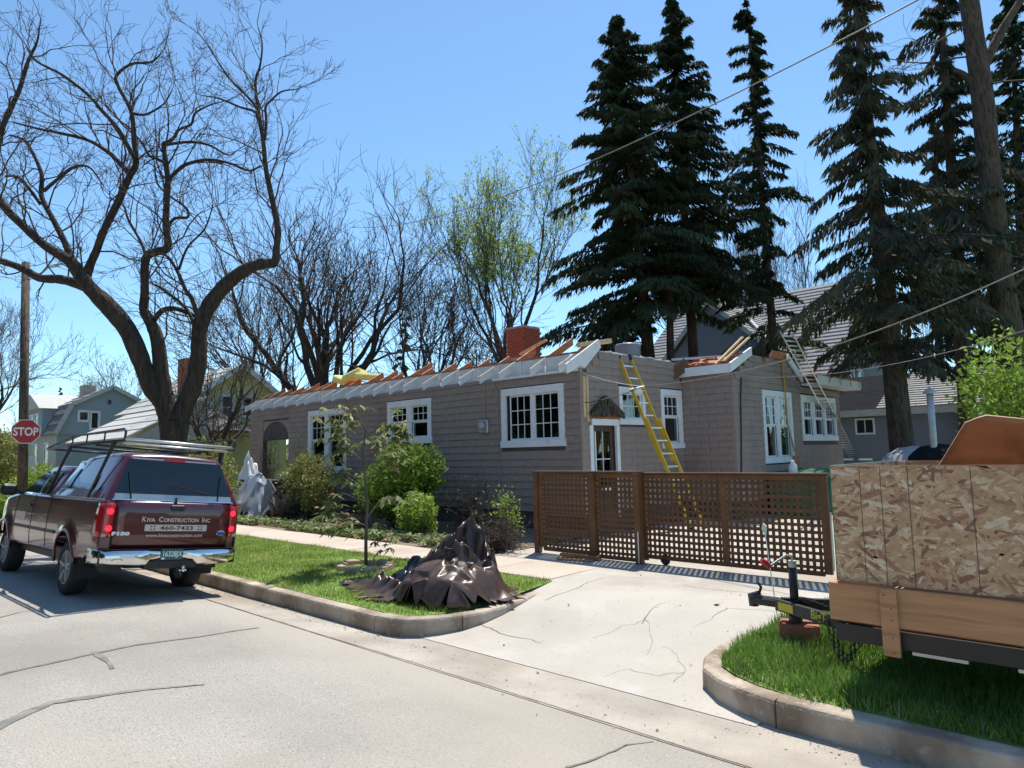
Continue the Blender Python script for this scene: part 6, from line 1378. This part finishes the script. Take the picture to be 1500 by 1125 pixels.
for k, x in enumerate((1240, 1268)):
    q = atY(x, 673, 25.5); tag(MB().box((q.x, 25.5, q.z), (.42, .05, .06)).build('white_rail', M['white']), ('short white rail left of the ladder foot', 'short white rail right of the ladder foot')[k], 'rail')
# outdoor oven with flue
ov_ = thing('outdoor_oven', 'rounded grey outdoor oven with dark arched mouth and metal flue pipe', 'oven', tuple(at(1352, 690, 17))); q = at(1352, 668, 17); q2 = Vector((q.x, q.y, .2))
MB().lathe([(0, 1.95), (.35, 1.90), (.65, 1.72), (.85, 1.45), (.9, 1.1), (.9, .2), (0, .2)], (q.x-.25, q.y+.3, 0), 'z', 24).build('dome', M['litdome'], ov_, smooth=True)
MB().lathe([(0, 1.99), (.40, 1.93), (.75, 1.70), (.95, 1.3), (.95, .2), (0, .2)], (q.x+.35, q.y+.1, 0), 'z', 24).build('hood', M['felt'], ov_, smooth=True)
pa = at(1368, 655, 16.6); pb = at(1362, 577, 16.6); MB().tube([pa-Vector((0, 0, .5)), pa, pb], .075, 12).build('flue_pipe', M['galv'], ov_, smooth=True); MB().lathe([(0, .16), (.08, .12), (.15, .04), (.15, 0), (0, 0)], tuple(pb), 'z', 14).build('flue_cap', M['galv'], ov_)
# ---- blue-grey gambrel house (left, far)
XB = -45.0
def atX(x, y, X): d = at(x, y, 1.0)-Vector((0, 0, CAM_H)); return Vector((0, 0, CAM_H))+d*(X/d.x)
bh = thing('neighbour_house', 'blue-grey gambrel house with dormer beyond the stop sign', 'house', (XB-4, 13, .2))
G = [atX(79, 641, XB), atX(104, 598, XB), atX(164, 567, XB), atX(218, 590, XB), atX(243, 632, XB)]; zb = (G[0].z+G[4].z)/2; G[0].z = G[4].z = zb; zsx = (G[1].z+G[3].z)/2; G[1].z = G[3].z = zsx
MB().prism([(XB, p.y, p.z) for p in G], (-.15, 0, 0)).build('wall', M['blueh'], bh)
MB().mm((XB-.15, G[0].y+.25, .2), (XB-.3, G[4].y-.2, zb)).build('wall', M['blueh'], bh); MB().mm((XB-9, G[0].y+.2, .2), (XB-.31, G[0].y+.35, zb)).build('wall', M['rooflight'], bh)
XK = XB-9
for i in range(4):
    a, b = G[i], G[i+1]
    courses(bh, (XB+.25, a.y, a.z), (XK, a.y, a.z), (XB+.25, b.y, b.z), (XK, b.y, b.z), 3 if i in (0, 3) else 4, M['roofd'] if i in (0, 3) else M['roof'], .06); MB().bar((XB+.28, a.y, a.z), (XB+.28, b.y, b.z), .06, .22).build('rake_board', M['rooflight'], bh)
fB = frame('X', XB)
for x0, x1, y0, y1, c in ((113, 132, 618, 601, 1), (130, 147, 630, 602, 1), (179, 205, 618, 602, 2)):
    a = atX(x0, y0, XB); b = atX(x1, y1, XB); win3(bh, fB, a.y, b.y, a.z, b.z, c, 1, .12)
a = atX(158, 592, XB); b = atX(163, 586, XB); mb = MB(); fbox(mb, fB, a.y, b.y, a.z, b.z, 0, .04); mb.build('vent', M['sheath'], bh)
# dormer
d0 = atY(52, 640, G[0].y-.1); d1 = atY(80, 640, G[0].y-.1); dxl, dxr = XB-7.2, XB-2.6; dzt = zsx-.1
MB().mm((dxl, G[0].y-.05, zb+.1), (dxr, G[1].y+.8, dzt)).build('dormer', M['blueh'], bh)
dm = (dxl+dxr)/2; MB().prism([(dxl-.2, G[0].y-.25, dzt), (dxr+.2, G[0].y-.25, dzt), (dm, G[0].y-.25, dzt+1.0)], (0, 2.6, 0)).build('dormer_roof', M['rooflight'], bh)
fD = frame('Y', G[0].y-.052)
for k in range(3): win3(bh, fD, dxl+.6+k*1.2, dxl+1.5+k*1.2, zb+.5, dzt-.25, 1, 2, .1)
fL = frame('Y', G[0].y+.2)
for k in range(3): win3(bh, fL, XK+1+k*2.6, XK+2.0+k*2.6, 1.1, zb-.4, 1, 2, .1)
cc = atX(129, 572, XB-3); MB().mm((XB-3.4, cc.y-.35, zsx), (XB-2.7, cc.y+.35, cc.z+.3)).build('chimney', M['mortar'], bh)
# ---- yellow house
XY = -33.0; yh = thing('neighbour_house', 'pale yellow gabled house with grey porch roof behind the big bare tree', 'house', (XY-4, 16, .2))
ga_ = atX(352, 536, XY); gl = atX(268, 586, XY); gr_ = atX(420, 590, XY); ze_ = gl.z
MB().prism([(XY, gl.y, .2), (XY, gr_.y, .2), (XY, gr_.y, ze_), (XY, ga_.y, ga_.z), (XY, gl.y, ze_)], (-.15, 0, 0)).build('wall', M['yelh'], yh)
MB().mm((XY-8, gl.y, .2), (XY-.16, gl.y+.15, ze_)).build('wall', M['yelh'], yh)
for s_ in (gl, gr_):
    o = -.5 if s_ is gl else .5; courses(yh, (XY+.35, s_.y+o, ze_-.35), (XY-8, s_.y+o, ze_-.35), (XY+.35, ga_.y, ga_.z+.05), (XY-8, ga_.y, ga_.z+.05), 6, M['rooflight'])
    MB().bar((XY+.38, s_.y+o, ze_-.38), (XY+.38, ga_.y, ga_.z), .06, .25).build('rake_board', M['white'], yh)
fY = frame('X', XY)
for x0, x1, y0, y1 in ((322, 343, 615, 578), (352, 372, 612, 579), (300, 311, 618, 588)):
    a = atX(x0, y0, XY); b = atX(x1, y1, XY); win3(yh, fY, a.y, b.y, a.z, b.z, 1, 2, .12)
p0_, p1_ = atX(165, 645, XY), atX(262, 628, XY)
courses(yh, (XY+2.6, gl.y-3.2, p0_.z), (XY-6, gl.y-3.2, p0_.z), (XY+2.6, gl.y+.3, p0_.z+1.9), (XY-6, gl.y+.3, p0_.z+1.9), 5, M['rooflight']); MB().prism([(XY+2.4, gl.y-3.0, p0_.z-.05), (XY+2.4, gl.y+.2, p0_.z-.05), (XY+2.4, gl.y+.2, p0_.z+1.75)], (-.1, 0, 0)).build('porch_gable', M['rooflight'], yh)
for y in (gl.y-2.9, gl.y-.2): MB().mm((XY+2.1, y, .2), (XY+2.35, y+.25, p0_.z-.06)).build('porch_post', M['yelh'], yh)
hp = atX(318, 632, XY+1.2); MB().lathe([(2.3, 0), (0, 1.15)], (XY+.6, hp.y, hp.z), 'z', 4).build('bay_roof', M['roofd'], yh)
q = atX(277, 556, XY-2); MB().mm((XY-2.4, q.y-.4, ze_-.5), (XY-1.6, q.y+.4, q.z+1.0)).build('chimney', M['brick'], yh)
# ================================================================ utility pole, stop sign, wires
up_ = thing('utility_pole', 'tall dark wooden utility pole carrying the stop sign', 'utility pole', (-28.6, 5.6, .2)); pb_, pt_ = Vector((-28.62, 5.6, .15)), atY(38, 385, 5.6)
MB().tube([pb_, pb_.lerp(pt_, .5), pt_], [.16, .145, .13], 14).build('shaft', M['pole'], up_, smooth=True)
MB().bar(pb_.lerp(pt_, .60)+Vector((.1, -.1, 0)), pb_.lerp(pt_, .60)+Vector((.5, -.45, .05)), .05, .05).build('lamp_bracket', M['metal'], up_)
MB().box(pb_.lerp(pt_, .2)+Vector((.12, .22, .1)), (.08, .2, .4)).build('utility_box', M['metal'], up_)
sc = atY(38, 632.5, 5.45); ss = thing('stop_sign', 'red octagonal STOP sign fixed to the wooden utility pole', 'sign', tuple(sc))
to = (Vector((0, 0, 2))-sc); to.z = 0; to.normalize(); rt = Vector((-to.y, to.x, 0)); tilt = 0.0
mw = Matrix(((rt.x, 0, to.x, sc.x+to.x*.2), (rt.y, 0, to.y, sc.y+to.y*.2), (0, 1, 0, sc.z), (0, 0, 0, 1)))
def octo(R_): return [(R_*math.cos(math.pi/8+k*math.pi/4), R_*math.sin(math.pi/8+k*math.pi/4)) for k in range(8)]
RS = .43
MB().prism([mw @ Vector((x, y, 0)) for x, y in octo(RS)], to*.006).build('rim', M['white'], ss); MB().prism([mw @ Vector((x, y, .0065)) for x, y in octo(RS*.945)], to*.003).build('face', M['sign'], ss)
o = link('lettering', text_mesh('STOP', .345, M['white'], .001, .008, .69), ss); o.matrix_basis = mw @ Matrix.Translation((0, 0, .011)) @ Matrix.Scale(1.1, 4, (0, 1, 0))
def wire(name, a, b, sag, r, label, m=M['cable'], n=24):
    a, b = Vector(a), Vector(b); P = [a.lerp(b, i/n)+Vector((0, 0, -sag*4*(i/n)*(1-i/n))) for i in range(n+1)]; return tag(MB().tube(P, r, 6).build(name, m, smooth=True), label, 'cable')
wire('overhead_cable', at(512, 333, 36), at(1390, -24, 9.5), 1.0, .013, 'thick overhead cable rising across the sky past the spruces')
wb_ = Vector((XC+.15, 13.0, 3.47)); wire('overhead_cable', at(942, 566, 14.6), at(1560, 366, 9.0), .35, .009, 'service cable running from the house corner toward the right over the wing roof')
wire('overhead_cable', Vector((WX+.06, 16.05, 3.72)), at(1560, 465, 11), .30, .007, 'thin cable from the wing corner crossing before the spruce trunks')
for k, (x, y) in enumerate(((852, 546), (856, 590))): wire('service_lead', Vector(atX(x, y, XC+.05)), at(942, 566, 14.6), .05, .009, ('twisted bright lead from the roof corner to the cable clamp', 'dark lead from the wall strip to the cable clamp')[k], (M['galv'], M['black'])[k], 10)
tag(MB().tube([at(922, 571, 14.6), at(944, 566, 14.55)], .022, 6).build('cable_clamp', M['galv']), 'small metal clamp where the service leads meet', 'clamp')
# ================================================================ more greenery
def sg(label, x, D, lobes, n, ls, m, seed, z=.2): p = at(x, 700, D); shrub('shrub', label, (p.x, p.y, z), lobes, n, ls, M[m], seed, 24, .015, .4)
sg('bright green hedge behind the stop sign pole', 62, 30, [((0, 0, .8), (1.6, 1.2, .9))], 3000, .09, 'leafD', 21)
sg('tall loose green shrub left of the stop sign', 5, 34, [((0, 0, 1.6), (1.4, 1.2, 1.7)), ((-1.2, 0, 2.0), (1, 1, 1.6))], 5000, .10, 'leafB', 22)
sg('low green bush left of the pole foot', 12, 24, [((0, 0, .35), (1.1, .6, .4))], 1600, .07, 'leafD', 23)
sg('dry twiggy shrub between the truck rack and the porch', 300, 20.5, [((0, 0, 1.3), (1.1, .9, 1.1)), ((.5, 0, .9), (.9, .8, .8))], 3800, .06, 'leafB', 24)
sg('green hedge below the grey porch roof', 185, 27, [((0, 0, 1.4), (1.8, .9, .95))], 2600, .09, 'leafA', 25)
sg('bright leafy bush rising behind the loaded trailer', 1478, 13.5, [((0, 0, 2.6), (.8, .8, 1.3)), ((.4, 0, 1.4), (.9, .8, 1.2)), ((-.4, .2, 3.1), (.45, .4, .45))], 5200, .06, 'leafD', 26)
sg('soft green shrub growing beside the garage end', 1452, 24, [((0, 0, 2.0), (1.8, 1.2, 1.9))], 4200, .09, 'leafA', 27)
fn = thing('picket_fence', 'low grey picket fence far behind the utility pole', 'fence', (-38, 7.8, .2)); pk = MB().box((0, 0, .5), (.07, .02, 1.0)).mesh('picket', M['litdome'])
for i in range(40): link('picket', pk, fn, loc=(-46+i*.22, 8.6, .2))
MB().mm((-46.1, 8.63, .45), (-37.2, 8.66, .53)).build('rail', M['litdome'], fn)
# dark tree belt closing the far background (a mass no one could count)
g = np.random.default_rng(8); n = 26000; th = g.uniform(-.35, 2.35, n); rr2 = g.uniform(95, 130, n); X = -np.sin(th)*rr2; Y = np.cos(th)*rr2+6; hmax = 3.5+2.5*np.sin(th*9)+1.6*np.sin(th*23+1); Z = .2+np.abs(g.random(n))*hmax
C = np.stack([X, Y, Z], 1); ok = Y > 7; C = C[ok]; n = len(C); V, Fc = leaf_arrays(C, unit(g.normal(size=(n, 3)))*.9, unit(g.normal(size=(n, 3)))*.5); link('far_wood', np_mesh('far_wood', V, Fc, M['leafB']), label='far line of hazy trees behind the houses', cat='wood', kind='stuff')
# trees across the street added unseen behind the viewer to darken reflections
for k, (x, y, h) in enumerate(((-19, -10, 9), (-11, -11, 10), (-2, -12, 9), (-30, -10, 11), (-42, -9, 12), (-55, -10, 13), (-70, -9, 14), (-86, -11, 15))):
    t = thing('reflection_tree', 'dark rounded tree added across the street, seen only as reflections in the truck', 'tree', (x, y, .2), group='trees added across the street'); g = np.random.default_rng(100+k)
    C, U, W = leafcloud(g, 5200, (x, y, h*.5), (6.2, 2.8, h*.5), .42); V, Fc = leaf_arrays(C, U, W); link('crown', np_mesh('crown', V, Fc, M['needle']), t); MB().tube([(x, y, -.1), (x+.1, y, h*.3), (x, y, h*.6)], [.35, .28, .15], 10).build('trunk', M['bark'], t)
